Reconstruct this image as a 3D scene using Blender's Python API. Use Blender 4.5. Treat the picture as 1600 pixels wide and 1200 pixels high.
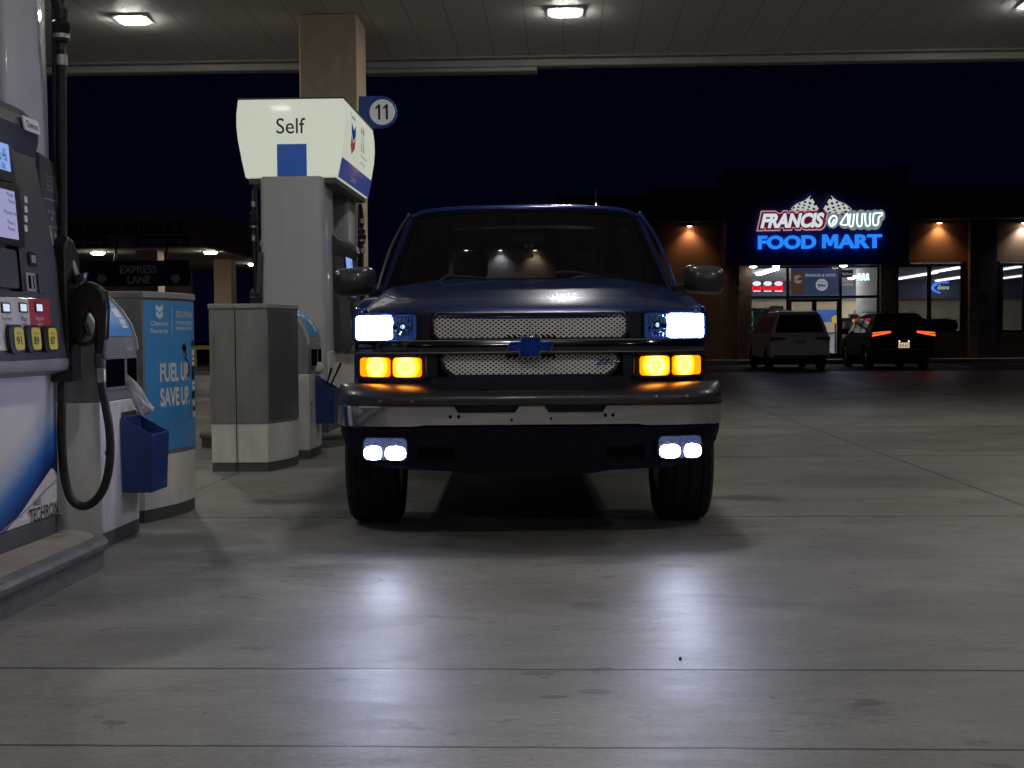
import bpy, math, random
from math import sin, cos, pi, radians, atan, sqrt, exp
from mathutils import Vector, Matrix
random.seed(7)
S = bpy.context.scene
for o in list(bpy.data.objects): bpy.data.objects.remove(o)
C = S.collection

# ------------------------------------------------------------ camera
FPX, CH = 2000.0, 1.1
YAW, PIT, ROLL = atan(77.6/FPX), atan(74.4/FPX), radians(-.43)
RM = Matrix.Rotation(YAW,3,'Z') @ Matrix.Rotation(pi/2-PIT,3,'X') @ Matrix.Rotation(ROLL,3,'Z')
cam_d = bpy.data.cameras.new('camera'); cam = bpy.data.objects.new('camera', cam_d); C.objects.link(cam)
cam.location = (0,0,CH); cam.rotation_euler = RM.to_euler()
cam_d.sensor_width = 36; cam_d.lens = 36*FPX/1600; cam_d.clip_start = .05; cam_d.clip_end = 1000
S.camera = cam
# ------------------------------------------------------------ sky: a moonless night over town
W = bpy.data.worlds.new("World"); S.world = W; W.use_nodes = True
wn = W.node_tree.nodes; wl = W.node_tree.links
bg = wn['Background']
tc = wn.new('ShaderNodeTexCoord'); sx = wn.new('ShaderNodeSeparateXYZ'); cr = wn.new('ShaderNodeValToRGB')
wl.new(tc.outputs['Generated'], sx.inputs[0]); wl.new(sx.outputs[2], cr.inputs[0]); wl.new(cr.outputs[0], bg.inputs[0])
cr.color_ramp.elements[0].position = 0; cr.color_ramp.elements[0].color = (.0008,.0009,.0052,1)
cr.color_ramp.elements[1].position = .35; cr.color_ramp.elements[1].color = (.0004,.0005,.0028,1)
bg.inputs[1].default_value = 1.0
S.view_settings.view_transform = 'Standard'; S.view_settings.look = 'None'
S.view_settings.exposure = .1; S.view_settings.gamma = 1
S.cycles.use_denoising = True; S.cycles.max_bounces = 8; S.cycles.transparent_max_bounces = 16
S.cycles.sample_clamp_indirect = 4; S.cycles.caustics_reflective = False; S.cycles.caustics_refractive = False

def ray(px, py): return RM @ Vector(((px-800)/FPX, (600-py)/FPX, -1))
def atY(px, py, Y): d = ray(px,py); return Vector((0,0,CH)) + d*(Y/d.y)
def atX(px, py, X): d = ray(px,py); return Vector((0,0,CH)) + d*(X/d.x)
def atG(px, py, z=0): d = ray(px,py); return Vector((0,0,CH)) + d*((z-CH)/d.z)

# ------------------------------------------------------------ materials
def nodes(m): return m.node_tree.nodes, m.node_tree.links
def mat(name, col, rough=.5, metal=0, coat=0, emis=None, est=0, noise=None, bump=None, spec=None, ani=None):
    m = bpy.data.materials.new(name); m.use_nodes = True; n, l = nodes(m); b = n['Principled BSDF']
    b.inputs['Base Color'].default_value = (*col,1); b.inputs['Roughness'].default_value = rough
    b.inputs['Metallic'].default_value = metal; b.inputs['Coat Weight'].default_value = coat
    b.inputs['Coat Roughness'].default_value = .04
    if spec is not None: b.inputs['Specular IOR Level'].default_value = spec
    if emis: b.inputs['Emission Color'].default_value = (*emis,1); b.inputs['Emission Strength'].default_value = est
    if noise or bump:
        t = n.new('ShaderNodeTexCoord'); mp = n.new('ShaderNodeMapping'); l.new(t.outputs['Object'], mp.inputs[0])
    if noise:
        sc, amt = noise[0], noise[1]
        mp.inputs['Scale'].default_value = noise[2] if len(noise) > 2 else (1,1,1)
        nz = n.new('ShaderNodeTexNoise'); nz.inputs['Scale'].default_value = sc; nz.inputs['Detail'].default_value = 6; nz.inputs['Roughness'].default_value = .65
        l.new(mp.outputs[0], nz.inputs[0])
        r = n.new('ShaderNodeMapRange'); r.inputs[1].default_value = .3; r.inputs[2].default_value = .7
        r.inputs[3].default_value = 1-amt; r.inputs[4].default_value = 1+amt*.5; l.new(nz.outputs[0], r.inputs[0])
        mx = n.new('ShaderNodeMix'); mx.data_type = 'RGBA'; mx.blend_type = 'MULTIPLY'; mx.inputs[0].default_value = 1
        mx.inputs[6].default_value = (*col,1); l.new(r.outputs[0], mx.inputs[7]); l.new(mx.outputs[2], b.inputs['Base Color'])
        r2 = n.new('ShaderNodeMapRange'); r2.inputs[3].default_value = rough*.8; r2.inputs[4].default_value = min(1,rough*1.25)
        l.new(nz.outputs[0], r2.inputs[0]); l.new(r2.outputs[0], b.inputs['Roughness'])
    if bump:
        nb = n.new('ShaderNodeTexNoise'); nb.inputs['Scale'].default_value = bump[0]; nb.inputs['Detail'].default_value = 3
        l.new(t.outputs['Object'], nb.inputs[0])
        bp = n.new('ShaderNodeBump'); bp.inputs['Strength'].default_value = bump[1]; bp.inputs['Distance'].default_value = .01
        l.new(nb.outputs[0], bp.inputs['Height']); l.new(bp.outputs[0], b.inputs['Normal'])
    return m
def emit(name, col, st):
    m = bpy.data.materials.new(name); m.use_nodes = True; n, l = nodes(m); n.remove(n['Principled BSDF'])
    e = n.new('ShaderNodeEmission'); e.inputs[0].default_value = (*col,1); e.inputs[1].default_value = st
    l.new(e.outputs[0], n['Material Output'].inputs[0]); return m
def glass(name, tint=(.8,.8,.8), rough=0.0, ior=1.45, base=.0):
    m = bpy.data.materials.new(name); m.use_nodes = True; n, l = nodes(m); n.remove(n['Principled BSDF'])
    t = n.new('ShaderNodeBsdfTransparent'); t.inputs[0].default_value = (*tint,1)
    g = n.new('ShaderNodeBsdfGlossy'); g.inputs['Roughness'].default_value = rough; g.inputs[0].default_value = (1,1,1,1)
    f = n.new('ShaderNodeFresnel'); f.inputs[0].default_value = ior
    gg = n.new('ShaderNodeNewGeometry'); k = n.new('ShaderNodeMath'); k.operation = 'SUBTRACT'; k.use_clamp = True
    l.new(f.outputs[0], k.inputs[0]); l.new(gg.outputs['Backfacing'], k.inputs[1])
    mx = n.new('ShaderNodeMixShader'); l.new(k.outputs[0], mx.inputs[0]); l.new(t.outputs[0], mx.inputs[1]); l.new(g.outputs[0], mx.inputs[2])
    l.new(mx.outputs[0], n['Material Output'].inputs[0]); return m

def concrete_mat():
    m = bpy.data.materials.new('concrete_slab'); m.use_nodes = True; n, l = nodes(m); b = n['Principled BSDF']
    g = n.new('ShaderNodeNewGeometry')
    def nz(scale, vec, det=6, ro=.6, dist=0):
        mp = n.new('ShaderNodeMapping'); mp.inputs['Scale'].default_value = vec; l.new(g.outputs['Position'], mp.inputs[0])
        t = n.new('ShaderNodeTexNoise'); t.inputs['Scale'].default_value = scale; t.inputs['Detail'].default_value = det
        t.inputs['Roughness'].default_value = ro; t.inputs['Distortion'].default_value = dist
        l.new(mp.outputs[0], t.inputs[0]); return t.outputs[0]
    def rng(v, a, b_, c, d):
        r = n.new('ShaderNodeMapRange'); r.inputs[1].default_value = a; r.inputs[2].default_value = b_
        r.inputs[3].default_value = c; r.inputs[4].default_value = d; l.new(v, r.inputs[0]); return r.outputs[0]
    def ma(op, a, b_):
        k = n.new('ShaderNodeMath'); k.operation = op
        for i, v in enumerate((a, b_)):
            if v is None: continue
            if isinstance(v, (int, float)): k.inputs[i].default_value = v
            else: l.new(v, k.inputs[i])
        return k.outputs[0]
    big = rng(nz(.7, (.8,1.1,1), 7, .7, .5), .32, .68, .72, 1.15)
    streak = rng(nz(1.8, (.6,1.3,1), 9, .78, .5), .3, .72, .78, 1.12)
    fine = rng(nz(48, (.8,1.2,1), 6, .9), .32, .68, .66, 1.22)
    brush = rng(nz(22, (.3,2.6,1), 6, .8), .3, .7, .90, 1.07)
    wear = rng(nz(1.3, (.7,1.2,1), 9, .8, .8), .54, .66, 1.0, .60)
    blot = rng(nz(3.4, (.8,1.1,1), 6, .6, .6), .635, .66, 1.0, .58)
    spots = rng(nz(17, (.8,1.3,1), 2, .5), .735, .75, 1.0, .5)
    v = ma('MULTIPLY', big, streak); v = ma('MULTIPLY', v, fine); v = ma('MULTIPLY', v, brush); v = ma('MULTIPLY', v, wear); v = ma('MULTIPLY', v, blot); v = ma('MULTIPLY', v, spots)
    s = n.new('ShaderNodeSeparateXYZ'); l.new(g.outputs['Position'], s.inputs[0])
    wn_ = n.new('ShaderNodeTexNoise'); wn_.inputs['Scale'].default_value = 3.2; wn_.inputs['Detail'].default_value = 5; wn_.inputs['Roughness'].default_value = .6; l.new(g.outputs['Position'], wn_.inputs[0])
    wx_ = ma('MULTIPLY', ma('SUBTRACT', wn_.outputs[0], .5), .75)
    for (cx, cy, rx, ry, w, dk, fill) in ((-1.02,5.70,.21,.10,.07,.55,.86),(-1.16,5.86,.10,.06,.12,.6,.8),(-1.07,6.05,.24,.10,.10,.78,.74),(-2.0,6.9,.35,.30,.06,.82,.72),(-1.65,6.35,.40,.22,.05,.85,.78),(.10,3.93,.05,.03,.2,.7,.62),(-.03,3.87,.05,.02,.2,.7,.62),(.22,6.25,.22,.10,.08,.85,.74),(.55,6.1,.10,.06,.1,.8,.68),(1.5,5.2,.5,.35,.04,.9,.88),(-.75,4.9,.25,.13,.08,.85,.86),(2.3,9.6,.6,.5,.04,.8,.8),(-1.4,8.9,.5,.6,.04,.85,.78)):
        dx = ma('DIVIDE', ma('SUBTRACT', s.outputs[0], cx), rx); dy = ma('DIVIDE', ma('SUBTRACT', s.outputs[1], cy), ry)
        d_ = ma('ADD', ma('SQRT', ma('ADD', ma('MULTIPLY', dx, dx), ma('MULTIPLY', dy, dy)), None), ma('MULTIPLY', wx_, 2.4))
        edge = rng(ma('ABSOLUTE', ma('SUBTRACT', d_, 1.0), None), w*.3, w*1.3, dk, 1.0)
        v = ma('MULTIPLY', v, ma('MULTIPLY', edge, rng(d_, .85, 1.05, fill, 1.0)))
    vo = n.new('ShaderNodeTexVoronoi'); vo.feature = 'DISTANCE_TO_EDGE'; vo.inputs['Scale'].default_value = .55
    vm = n.new('ShaderNodeVectorMath'); vm.operation = 'ADD'; l.new(g.outputs['Position'], vm.inputs[0]); l.new(wn_.outputs[1], vm.inputs[1]); l.new(vm.outputs[0], vo.inputs[0])
    cr_ = rng(vo.outputs[0], .0006, .0022, .72, 1.0); gate = rng(nz(.9, (1,1,1), 2), .50, .56, 0, 1)
    v = ma('MULTIPLY', v, ma('MAXIMUM', cr_, gate))
    wob = ma('MULTIPLY', ma('SUBTRACT', nz(7, (1,1,1), 3), .5), .012)
    jn = None
    def line(axis, p, w):
        d = ma('ABSOLUTE', ma('SUBTRACT', ma('ADD', s.outputs[axis], wob), p), None)
        return rng(d, w*.5, w, .0, 1.0)
    for ax, p, w in ((1,3.385,.006),(1,4.19,.0075),(1,7.76,.012),(1,11.6,.016),(1,15.2,.02),(1,-.2,.008),(0,2.93,.009),(0,-2.655,.007),(0,7.0,.012),(0,-7.5,.012)):
        x = line(ax, p, w*1.45); 
        if p == -2.655:
            k = ma('LESS_THAN', s.outputs[1], 7.76); x = ma('MAXIMUM', x, k)
        if p == 2.93:
            k = ma('LESS_THAN', s.outputs[1], 7.76); x = ma('MAXIMUM', x, k)
        jn = x if jn is None else ma('MINIMUM', jn, x)
    v = ma('MULTIPLY', v, rng(jn, 0, 1, .12, 1))
    cr = n.new('ShaderNodeMix'); cr.data_type = 'RGBA'; cr.blend_type = 'MULTIPLY'; cr.inputs[0].default_value = 1
    cr.inputs[6].default_value = (.262,.252,.232,1); l.new(v, cr.inputs[7]); l.new(cr.outputs[2], b.inputs['Base Color'])
    ro = ma('ADD', rng(nz(4, (.6,2.5,1), 7, .75), .3, .7, .36, .50), rng(nz(.8,(1,1,1),3), .35,.65, -.03,.09)); l.new(ro, b.inputs['Roughness'])
    b.inputs['Specular IOR Level'].default_value = .36
    h = ma('ADD', ma('MULTIPLY', nz(26, (.22,3.2,1), 4, .7), .28), ma('MULTIPLY', nz(110, (1,1,1), 4), 1.0))
    h = ma('ADD', h, ma('MULTIPLY', jn, 3))
    bp = n.new('ShaderNodeBump'); bp.inputs['Strength'].default_value = .35; bp.inputs['Distance'].default_value = .003
    l.new(h, bp.inputs['Height']); l.new(bp.outputs[0], b.inputs['Normal'])
    return m
def soffit_mat():
    m = mat('soffit_panels', (.50,.50,.49), .55, noise=(.6,.1)); n, l = nodes(m); b = n['Principled BSDF']
    g = n.new('ShaderNodeNewGeometry'); s = n.new('ShaderNodeSeparateXYZ'); l.new(g.outputs['Position'], s.inputs[0])
    def ma(op, a, b_=0.0):
        k = n.new('ShaderNodeMath'); k.operation = op
        for i, v in enumerate((a, b_)):
            if isinstance(v, (int, float)): k.inputs[i].default_value = v
            else: l.new(v, k.inputs[i])
        return k.outputs[0]
    f = ma('ABSOLUTE', ma('SUBTRACT', ma('FRACT', ma('DIVIDE', ma('ADD', s.outputs[0], 50.20), .5)), .5))
    ln = ma('GREATER_THAN', f, .010)
    old = b.inputs['Base Color'].links[0].from_socket
    mx = n.new('ShaderNodeMix'); mx.data_type = 'RGBA'; l.new(ln, mx.inputs[0]); mx.inputs[6].default_value = (.16,.16,.16,1); l.new(old, mx.inputs[7])
    l.new(mx.outputs[2], b.inputs['Base Color']); return m
def brick_mat(name, c1, c2, mortar, sc):
    m = bpy.data.materials.new(name); m.use_nodes = True; n, l = nodes(m); b = n['Principled BSDF']
    t = n.new('ShaderNodeTexCoord'); mp = n.new('ShaderNodeMapping'); mp.inputs['Rotation'].default_value = (pi/2,0,0)
    l.new(t.outputs['Object'], mp.inputs[0]); k = n.new('ShaderNodeTexBrick'); l.new(mp.outputs[0], k.inputs[0])
    k.inputs['Color1'].default_value = (*c1,1); k.inputs['Color2'].default_value = (*c2,1); k.inputs['Mortar'].default_value = (*mortar,1)
    k.inputs['Scale'].default_value = sc; k.inputs['Mortar Size'].default_value = .012
    l.new(k.outputs[0], b.inputs['Base Color']); b.inputs['Roughness'].default_value = .9
    bp = n.new('ShaderNodeBump'); bp.inputs['Strength'].default_value = .6; bp.inputs['Distance'].default_value = .02
    l.new(k.outputs['Fac'], bp.inputs['Height']); bp.invert = True; l.new(bp.outputs[0], b.inputs['Normal']); return m
def amber_mat(name, centres, rad):
    # lit amber lamp: bright bulb spots on an orange reflector (object coordinates x,z)
    m = bpy.data.materials.new(name); m.use_nodes = True; n, l = nodes(m); n.remove(n['Principled BSDF'])
    t = n.new('ShaderNodeTexCoord'); e = n.new('ShaderNodeEmission'); best = None
    for cx, cy, cz in centres:
        d = n.new('ShaderNodeVectorMath'); d.operation = 'DISTANCE'; d.inputs[1].default_value = (cx,cy,cz); l.new(t.outputs['Object'], d.inputs[0])
        if best is None: best = d.outputs['Value']
        else:
            k = n.new('ShaderNodeMath'); k.operation = 'MINIMUM'; l.new(best, k.inputs[0]); l.new(d.outputs['Value'], k.inputs[1]); best = k.outputs[0]
    r = n.new('ShaderNodeMapRange'); r.inputs[1].default_value = 0; r.inputs[2].default_value = rad; l.new(best, r.inputs[0])
    c = n.new('ShaderNodeValToRGB'); l.new(r.outputs[0], c.inputs[0]); el = c.color_ramp.elements
    el[0].position = 0; el[0].color = (1,.70,.30,1); el[1].position = 1; el[1].color = (.9,.26,.01,1)
    x = el.new(.25); x.color = (1,.55,.10,1); x = el.new(.45); x.color = (1,.74,.36,1); x = el.new(.75); x.color = (1,.42,.04,1)
    l.new(c.outputs[0], e.inputs[0])
    r3 = n.new('ShaderNodeMapRange'); r3.inputs[1].default_value = .55; r3.inputs[2].default_value = 1; r3.inputs[3].default_value = 13; r3.inputs[4].default_value = 3.2
    l.new(r.outputs[0], r3.inputs[0]); l.new(r3.outputs[0], e.inputs[1])
    l.new(e.outputs[0], n['Material Output'].inputs[0]); return m

M = {}
M['concrete'] = concrete_mat()
M['asphalt'] = mat('asphalt', (.045,.045,.048), .8, noise=(1.5,.35), bump=(60,.5))
M['soffit'] = soffit_mat()
M['fascia'] = mat('canopy_fascia', (.28,.27,.25), .5, noise=(2,.2,(1,1,.3)))
M['stucco'] = mat('tan_stucco', (.56,.44,.33), .9, noise=(5,.18), bump=(140,.7))
M['white_p'] = mat('white_panel', (.84,.83,.80), .35, coat=.2, noise=(4,.26,(1,1,.35)))
M['grey_p'] = mat('grey_panel', (.25,.255,.26), .42, noise=(5,.28,(1,1,.3)), bump=(300,.06))
M['lgrey'] = mat('light_grey_column', (.50,.52,.56), .34, coat=.4, noise=(2,.08,(1,1,.2)))
M['dgrey'] = mat('dark_grey_plastic', (.055,.058,.065), .42, noise=(8,.15), bump=(500,.08))
M['plinth'] = mat('plinth_grey', (.10,.105,.11), .6, noise=(6,.35))
M['black'] = mat('black_plastic', (.012,.012,.013), .32, bump=(200,.08))
M['rubber'] = mat('black_rubber', (.014,.014,.015), .5, noise=(9,.3), bump=(150,.12))
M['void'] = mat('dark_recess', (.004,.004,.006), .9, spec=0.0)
M['blue_bin'] = mat('blue_bin_plastic', (.012,.045,.20), .42, noise=(9,.3), bump=(60,.06))
M['blue_print'] = mat('sky_blue_print', (.09,.36,.78), .4, coat=.3, noise=(2,.12))
M['white_print'] = mat('white_print', (.80,.80,.80), .5)
M['black_print'] = mat('black_print', (.015,.015,.018), .5)
M['grey_print'] = mat('grey_print', (.30,.31,.33), .5)
M['red_p'] = mat('red_panel', (.50,.02,.035), .4, coat=.4)
M['navy_print'] = mat('navy_print', (.012,.035,.17), .4)
M['yellow_tag'] = mat('yellow_tag', (.82,.70,.04), .4)
M['screen'] = emit('lcd_screen', (.46,.46,.78), .62)
M['screen_b'] = emit('lcd_blue', (.30,.48,1.0), .75)
M['screen_w'] = emit('lcd_white', (.72,.80,1.0), .85)
M['topper'] = mat('lit_topper_face', (.45,.46,.42), .42, coat=.06, emis=(.86,.92,.76), est=.46, noise=(1.2,.10))
M['topper_blue'] = mat('lit_topper_blue', (.012,.06,.26), .3, coat=.4, emis=(.015,.10,.50), est=.26)
M['topper_black'] = mat('topper_black_print', (.01,.01,.012), .3)
M['topper_red'] = mat('topper_red_print', (.30,.05,.04), .4, emis=(.7,.12,.08), est=.22)
M['steel'] = mat('brushed_steel', (.45,.45,.46), .35, metal=.9)
M['curb_steel'] = mat('worn_curb_paint', (.15,.155,.165), .55, noise=(7,.5,(1,1,3)), bump=(30,.25))
M['island_top'] = mat('island_concrete', (.34,.30,.25), .85, noise=(3,.35), bump=(60,.3))
M['paper'] = mat('paper_towel', (.78,.77,.74), .9, bump=(60,.3))
M['light'] = emit('canopy_lamp_glow', (1.0,.96,.88), 172)
M['bezel'] = mat('lamp_bezel', (.6,.6,.6), .4)
# truck
M['paint'] = mat('dark_blue_metallic_paint', (.003,.020,.14), .27, metal=.5, coat=.7)
M['paint_dk'] = mat('black_blue_lower_paint', (.004,.005,.018), .35, coat=.5)
M['gloss_dk'] = mat('gloss_black_blue', (.004,.005,.014), .12, coat=1.0)
M['pillar'] = mat('dark_pillar_paint', (.003,.006,.030), .7, spec=.05)
M['chrome'] = mat('chrome', (.55,.53,.54), .12, metal=1, noise=(6,.06))
M['bump_cap'] = mat('grey_bumper_cap', (.036,.039,.052), .33, coat=.2, noise=(7,.2), bump=(300,.05))
M['mesh_al'] = mat('silver_expanded_mesh', (.95,.93,.93), .42, metal=.1)
M['ws'] = glass('windshield_glass', (.42,.44,.50), 0, 1.5)
M['tint'] = glass('tinted_cab_glass', (.30,.31,.34), 0, 1.5)
M['lens'] = glass('clear_lamp_lens', (.93,.95,1.0), .02, 1.4)
M['hl'] = emit('headlamp_beam', (.52,.60,1.0), 60)
M['fog'] = emit('fog_lamp_beam', (.60,.62,1.0), 34)
M['refl'] = mat('lamp_reflector', (.10,.18,.42), .12, metal=1, bump=(38,.8), emis=(.10,.24,.9), est=.10)
M['bowl'] = mat('blue_chrome_bowl', (.35,.5,.85), .12, metal=1)
M['seat'] = mat('grey_cloth_seat', (.03,.03,.034), .9)
M['bow_blue'] = mat('hammered_blue', (.006,.05,.42), .2, metal=.6, coat=.8, bump=(110,1.2))
M['haze_d'] = None

# ------------------------------------------------------------ mesh building
class MB:
    def __init__(s): s.v = []; s.f = []
    def add(s, vs, fs):
        b = len(s.v); s.v += [Vector(v) for v in vs]; s.f += [tuple(i+b for i in f) for f in fs]; return s
    def box(s, x0, x1, y0, y1, z0, z1):
        return s.add([(x,y,z) for x in (x0,x1) for y in (y0,y1) for z in (z0,z1)],
            [(0,1,3,2),(4,6,7,5),(0,4,5,1),(2,3,7,6),(0,2,6,4),(1,5,7,3)])
    def obox(s, c, ax, ay, az, hx, hy, hz):
        c = Vector(c); vs = [c+ax*(i*hx)+ay*(j*hy)+az*(k*hz) for i in (-1,1) for j in (-1,1) for k in (-1,1)]
        return s.add(vs, [(0,1,3,2),(4,6,7,5),(0,4,5,1),(2,3,7,6),(0,2,6,4),(1,5,7,3)])
    def prism(s, pts, d):
        d = Vector(d); p = [Vector(q) for q in pts]; n = len(p)
        return s.add(p+[q+d for q in p], [tuple(range(n-1,-1,-1)), tuple(range(n,2*n))]+[(i,(i+1)%n,(i+1)%n+n,i+n) for i in range(n)])
    def loft(s, rings, closed=True, caps=True):
        n = len(rings[0]); vs = [v for r in rings for v in r]; fs = []
        for a in range(len(rings)-1):
            for i in range(n if closed else n-1):
                j = (i+1)%n; fs.append((a*n+i, a*n+j, (a+1)*n+j, (a+1)*n+i))
        if caps and closed: fs += [tuple(range(n-1,-1,-1)), tuple(range((len(rings)-1)*n, len(rings)*n))]
        return s.add(vs, fs)
    def tube(s, pts, r, n=10, caps=True):
        pts = [Vector(p) for p in pts]; k = len(pts); rr = r if isinstance(r,(list,tuple)) else [r]*k
        rings = []; up = None
        for i in range(k):
            t = (pts[min(i+1,k-1)]-pts[max(i-1,0)]).normalized()
            if up is None: up = t.orthogonal().normalized()
            a = (up - t*up.dot(t)).normalized(); up = a; b = t.cross(a)
            rings.append([pts[i]+(a*cos(2*pi*j/n)+b*sin(2*pi*j/n))*rr[i] for j in range(n)])
        return s.loft(rings, True, caps)
    def lathe(s, c, axis, prof, n=32, closed=False):
        # prof: list of (along axis, radius)
        c = Vector(c); axis = Vector(axis).normalized(); a = axis.orthogonal().normalized(); b = axis.cross(a)
        rings = [[c+axis*h+(a*cos(2*pi*j/n)+b*sin(2*pi*j/n))*r for j in range(n)] for h, r in prof]
        if closed: rings.append(rings[0]); return s.loft(rings, True, False)
        return s.loft(rings, True, True)
    def grid(s, f, us, vs_):
        rings = [[f(u,v) for v in vs_] for u in us]; return s.loft(rings, False, False)
    def plate(s, xs, zlo, zhi, yf, th=.02, rows=2, back=None):
        # curved plate: front surface y = yf(x,z), closed box-like
        F, B = [], []
        for x in xs:
            a, b = zlo(x), zhi(x)
            F.append([Vector((x, yf(x, a+(b-a)*k/rows), a+(b-a)*k/rows)) for k in range(rows+1)])
            B.append([Vector((x, (yf(x, a+(b-a)*k/rows)+th), a+(b-a)*k/rows)) for k in range(rows+1)])
        rings = [F[i]+B[i][::-1] for i in range(len(xs))]
        return s.loft(rings, True, True)

MW = {}
def build(name, mb, m, root=None, world=False, bev=0, smooth=35, solid=0):
    vs = mb.v
    if world and root is not None:
        q = root
        while q.name not in MW: q = q.parent
        inv = MW[q.name].inverted(); vs = [inv @ v for v in vs]
    me = bpy.data.meshes.new(name); me.from_pydata([tuple(v) for v in vs], [], mb.f); me.validate()
    o = bpy.data.objects.new(name, me); C.objects.link(o); me.materials.append(m)
    import bmesh
    bm = bmesh.new(); bm.from_mesh(me); bmesh.ops.recalc_face_normals(bm, faces=bm.faces); bm.to_mesh(me); bm.free()
    if smooth:
        me.polygons.foreach_set('use_smooth', [True]*len(me.polygons)); me.set_sharp_from_angle(angle=radians(smooth))
    if solid:
        k = o.modifiers.new('solid','SOLIDIFY'); k.thickness = solid; k.offset = -1
    if bev:
        k = o.modifiers.new('bevel','BEVEL'); k.width = bev; k.segments = 2 if bev < .02 else 3; k.limit_method = 'ANGLE'; k.angle_limit = radians(40)
        k.harden_normals = False
    if root is not None: o.parent = root
    return o
def tag(o, label, cat, group=None, kind=None):
    if label: o['label'] = label
    if cat: o['category'] = cat
    if group: o['group'] = group
    if kind: o['kind'] = kind
    return o
def thing(name, loc, label, cat, group=None, rz=0):
    o = bpy.data.objects.new(name, None); C.objects.link(o); o.location = loc; o.rotation_euler = (0,0,rz); o.empty_display_size = .1
    MW[o.name] = Matrix.Translation(Vector(loc)) @ Matrix.Rotation(rz,4,'Z'); return tag(o, label, cat, group)
def copy_tree(o, parent=None):
    c = o.copy(); C.objects.link(c)
    if parent is not None: c.parent = parent
    for ch in [k for k in C.objects if k.parent == o]: copy_tree(ch, c)
    return c
def struct(name, mb, m, smooth=0):
    return tag(build(name, mb, m, smooth=smooth), None, None, None, 'structure')
_tc = {}
def text_raw(s, bold=0.0, ext=.0, shear=0.0):
    key = (s, bold, ext, shear)
    if key in _tc: return _tc[key]
    cu = bpy.data.curves.new('t','FONT'); cu.body = s; cu.size = 1; cu.align_x = 'CENTER'; cu.align_y = 'CENTER'; cu.offset = bold; cu.extrude = ext
    cu.resolution_u = 4; cu.shear = shear
    ob = bpy.data.objects.new('t', cu); C.objects.link(ob)
    dg = bpy.context.evaluated_depsgraph_get(); me = bpy.data.meshes.new_from_object(ob.evaluated_get(dg))
    vs = [v.co.copy() for v in me.vertices]; fs = [tuple(p.vertices) for p in me.polygons]
    bpy.data.objects.remove(ob); bpy.data.curves.remove(cu); bpy.data.meshes.remove(me)
    xs = [v.x for v in vs]; ys = [v.y for v in vs]; cx, cy = (min(xs)+max(xs))/2, (min(ys)+max(ys))/2
    w, h = max(xs)-min(xs), max(ys)-min(ys)
    r = ([Vector(((v.x-cx)/w, (v.y-cy)/h, v.z)) for v in vs], fs, w/h); _tc[key] = r; return r
def text(mb, s, f, w, h=None, bold=.0, shear=0, th=0.0):
    """f(u,v) -> point; word fills w x h metres around (0,0)"""
    vs, fs, asp = text_raw(s, bold, .5 if th else 0, shear)
    if h is None: h = w/asp
    return mb.add([f(v.x*w, v.y*h, v.z*th) for v in vs], fs)
def flat(o, r, u, n=None):
    o, r, u = Vector(o), Vector(r).normalized(), Vector(u).normalized(); n = r.cross(u)
    return lambda a, b, c=0: o+r*a+u*b+n*c
def poly(mb, f, pts, th=0.0):
    if th: 
        p = [f(a,b,0) for a,b in pts]; q = [f(a,b,th) for a,b in pts]; k = len(p)
        return mb.add(p+q, [tuple(range(k-1,-1,-1)), tuple(range(k,2*k))]+[(i,(i+1)%k,(i+1)%k+k,i+k) for i in range(k)])
    return mb.add([f(a,b,0) for a,b in pts], [tuple(range(len(pts)))])
def rrect(w, h, r, n=5):
    out = []
    for cx, cy, a0 in ((w-r,h-r,0),(-w+r,h-r,90),(-w+r,-h+r,180),(w-r,-h+r,270)):
        for i in range(n+1): a = radians(a0+90*i/n); out.append((cx+r*cos(a), cy+r*sin(a)))
    return out
def eleven(mb, f, w, h):
    # the digits 11 with flagged strokes
    for k in (-1,1):
        c = k*w*.27; t_ = w*.15
        poly(mb, f, [(c-t_*.1,-h/2),(c+t_,-h/2),(c+t_,h/2),(c+t_*.1,h/2),(c-w*.2,h*.30),(c-w*.2,h*.16),(c-t_*.1,h*.27)])
    return mb
def lin(a, b, n): return [a+(b-a)*i/n for i in range(n+1)]
def lerp_tab(tab, t):
    if t <= tab[0][0]: return tab[0][1]
    for (a, va), (b, vb) in zip(tab, tab[1:]):
        if t <= b: k = (t-a)/(b-a); return va+(vb-va)*k
    return tab[-1][1]
def spline(pts, n=8):
    P = [Vector(p) for p in pts]; P = [P[0]*2-P[1]]+P+[P[-1]*2-P[-2]]; out = []
    for i in range(1, len(P)-2):
        for k in range(n):
            t = k/n; a, b, c, d = P[i-1], P[i], P[i+1], P[i+2]
            out.append(.5*((2*b)+(c-a)*t+(2*a-5*b+4*c-d)*t*t+(3*b-a-3*c+d)*t**3))
    out.append(P[-2]); return out

# ============================================================ SETTING
struct('ground', MB().add([(-300,-200,-.006),(300,-200,-.006),(300,400,-.006),(-300,400,-.006)], [(0,1,2,3)]), M['asphalt'])
struct('forecourt', MB().add([(-24,-16,0),(34,-16,0),(34,38,0),(-24,38,0)], [(0,1,2,3)]), M['concrete'])
mb = MB(); mb.box(-3, 60, 47.3, 49.6, -.005, .15)
struct('sidewalk', mb, mat('sidewalk_concrete', (.30,.29,.27), .9, noise=(2,.3)))
mb = MB()
for i in range(9):
    x = 4.4+i*2.9; mb.box(x, x+.1, 41.6, 46.8, -.004, .001)
tag(build('parking_lines', mb, mat('worn_white_paint', (.5,.5,.5), .7, noise=(4,.7))), None, None, None, 'structure')

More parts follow.
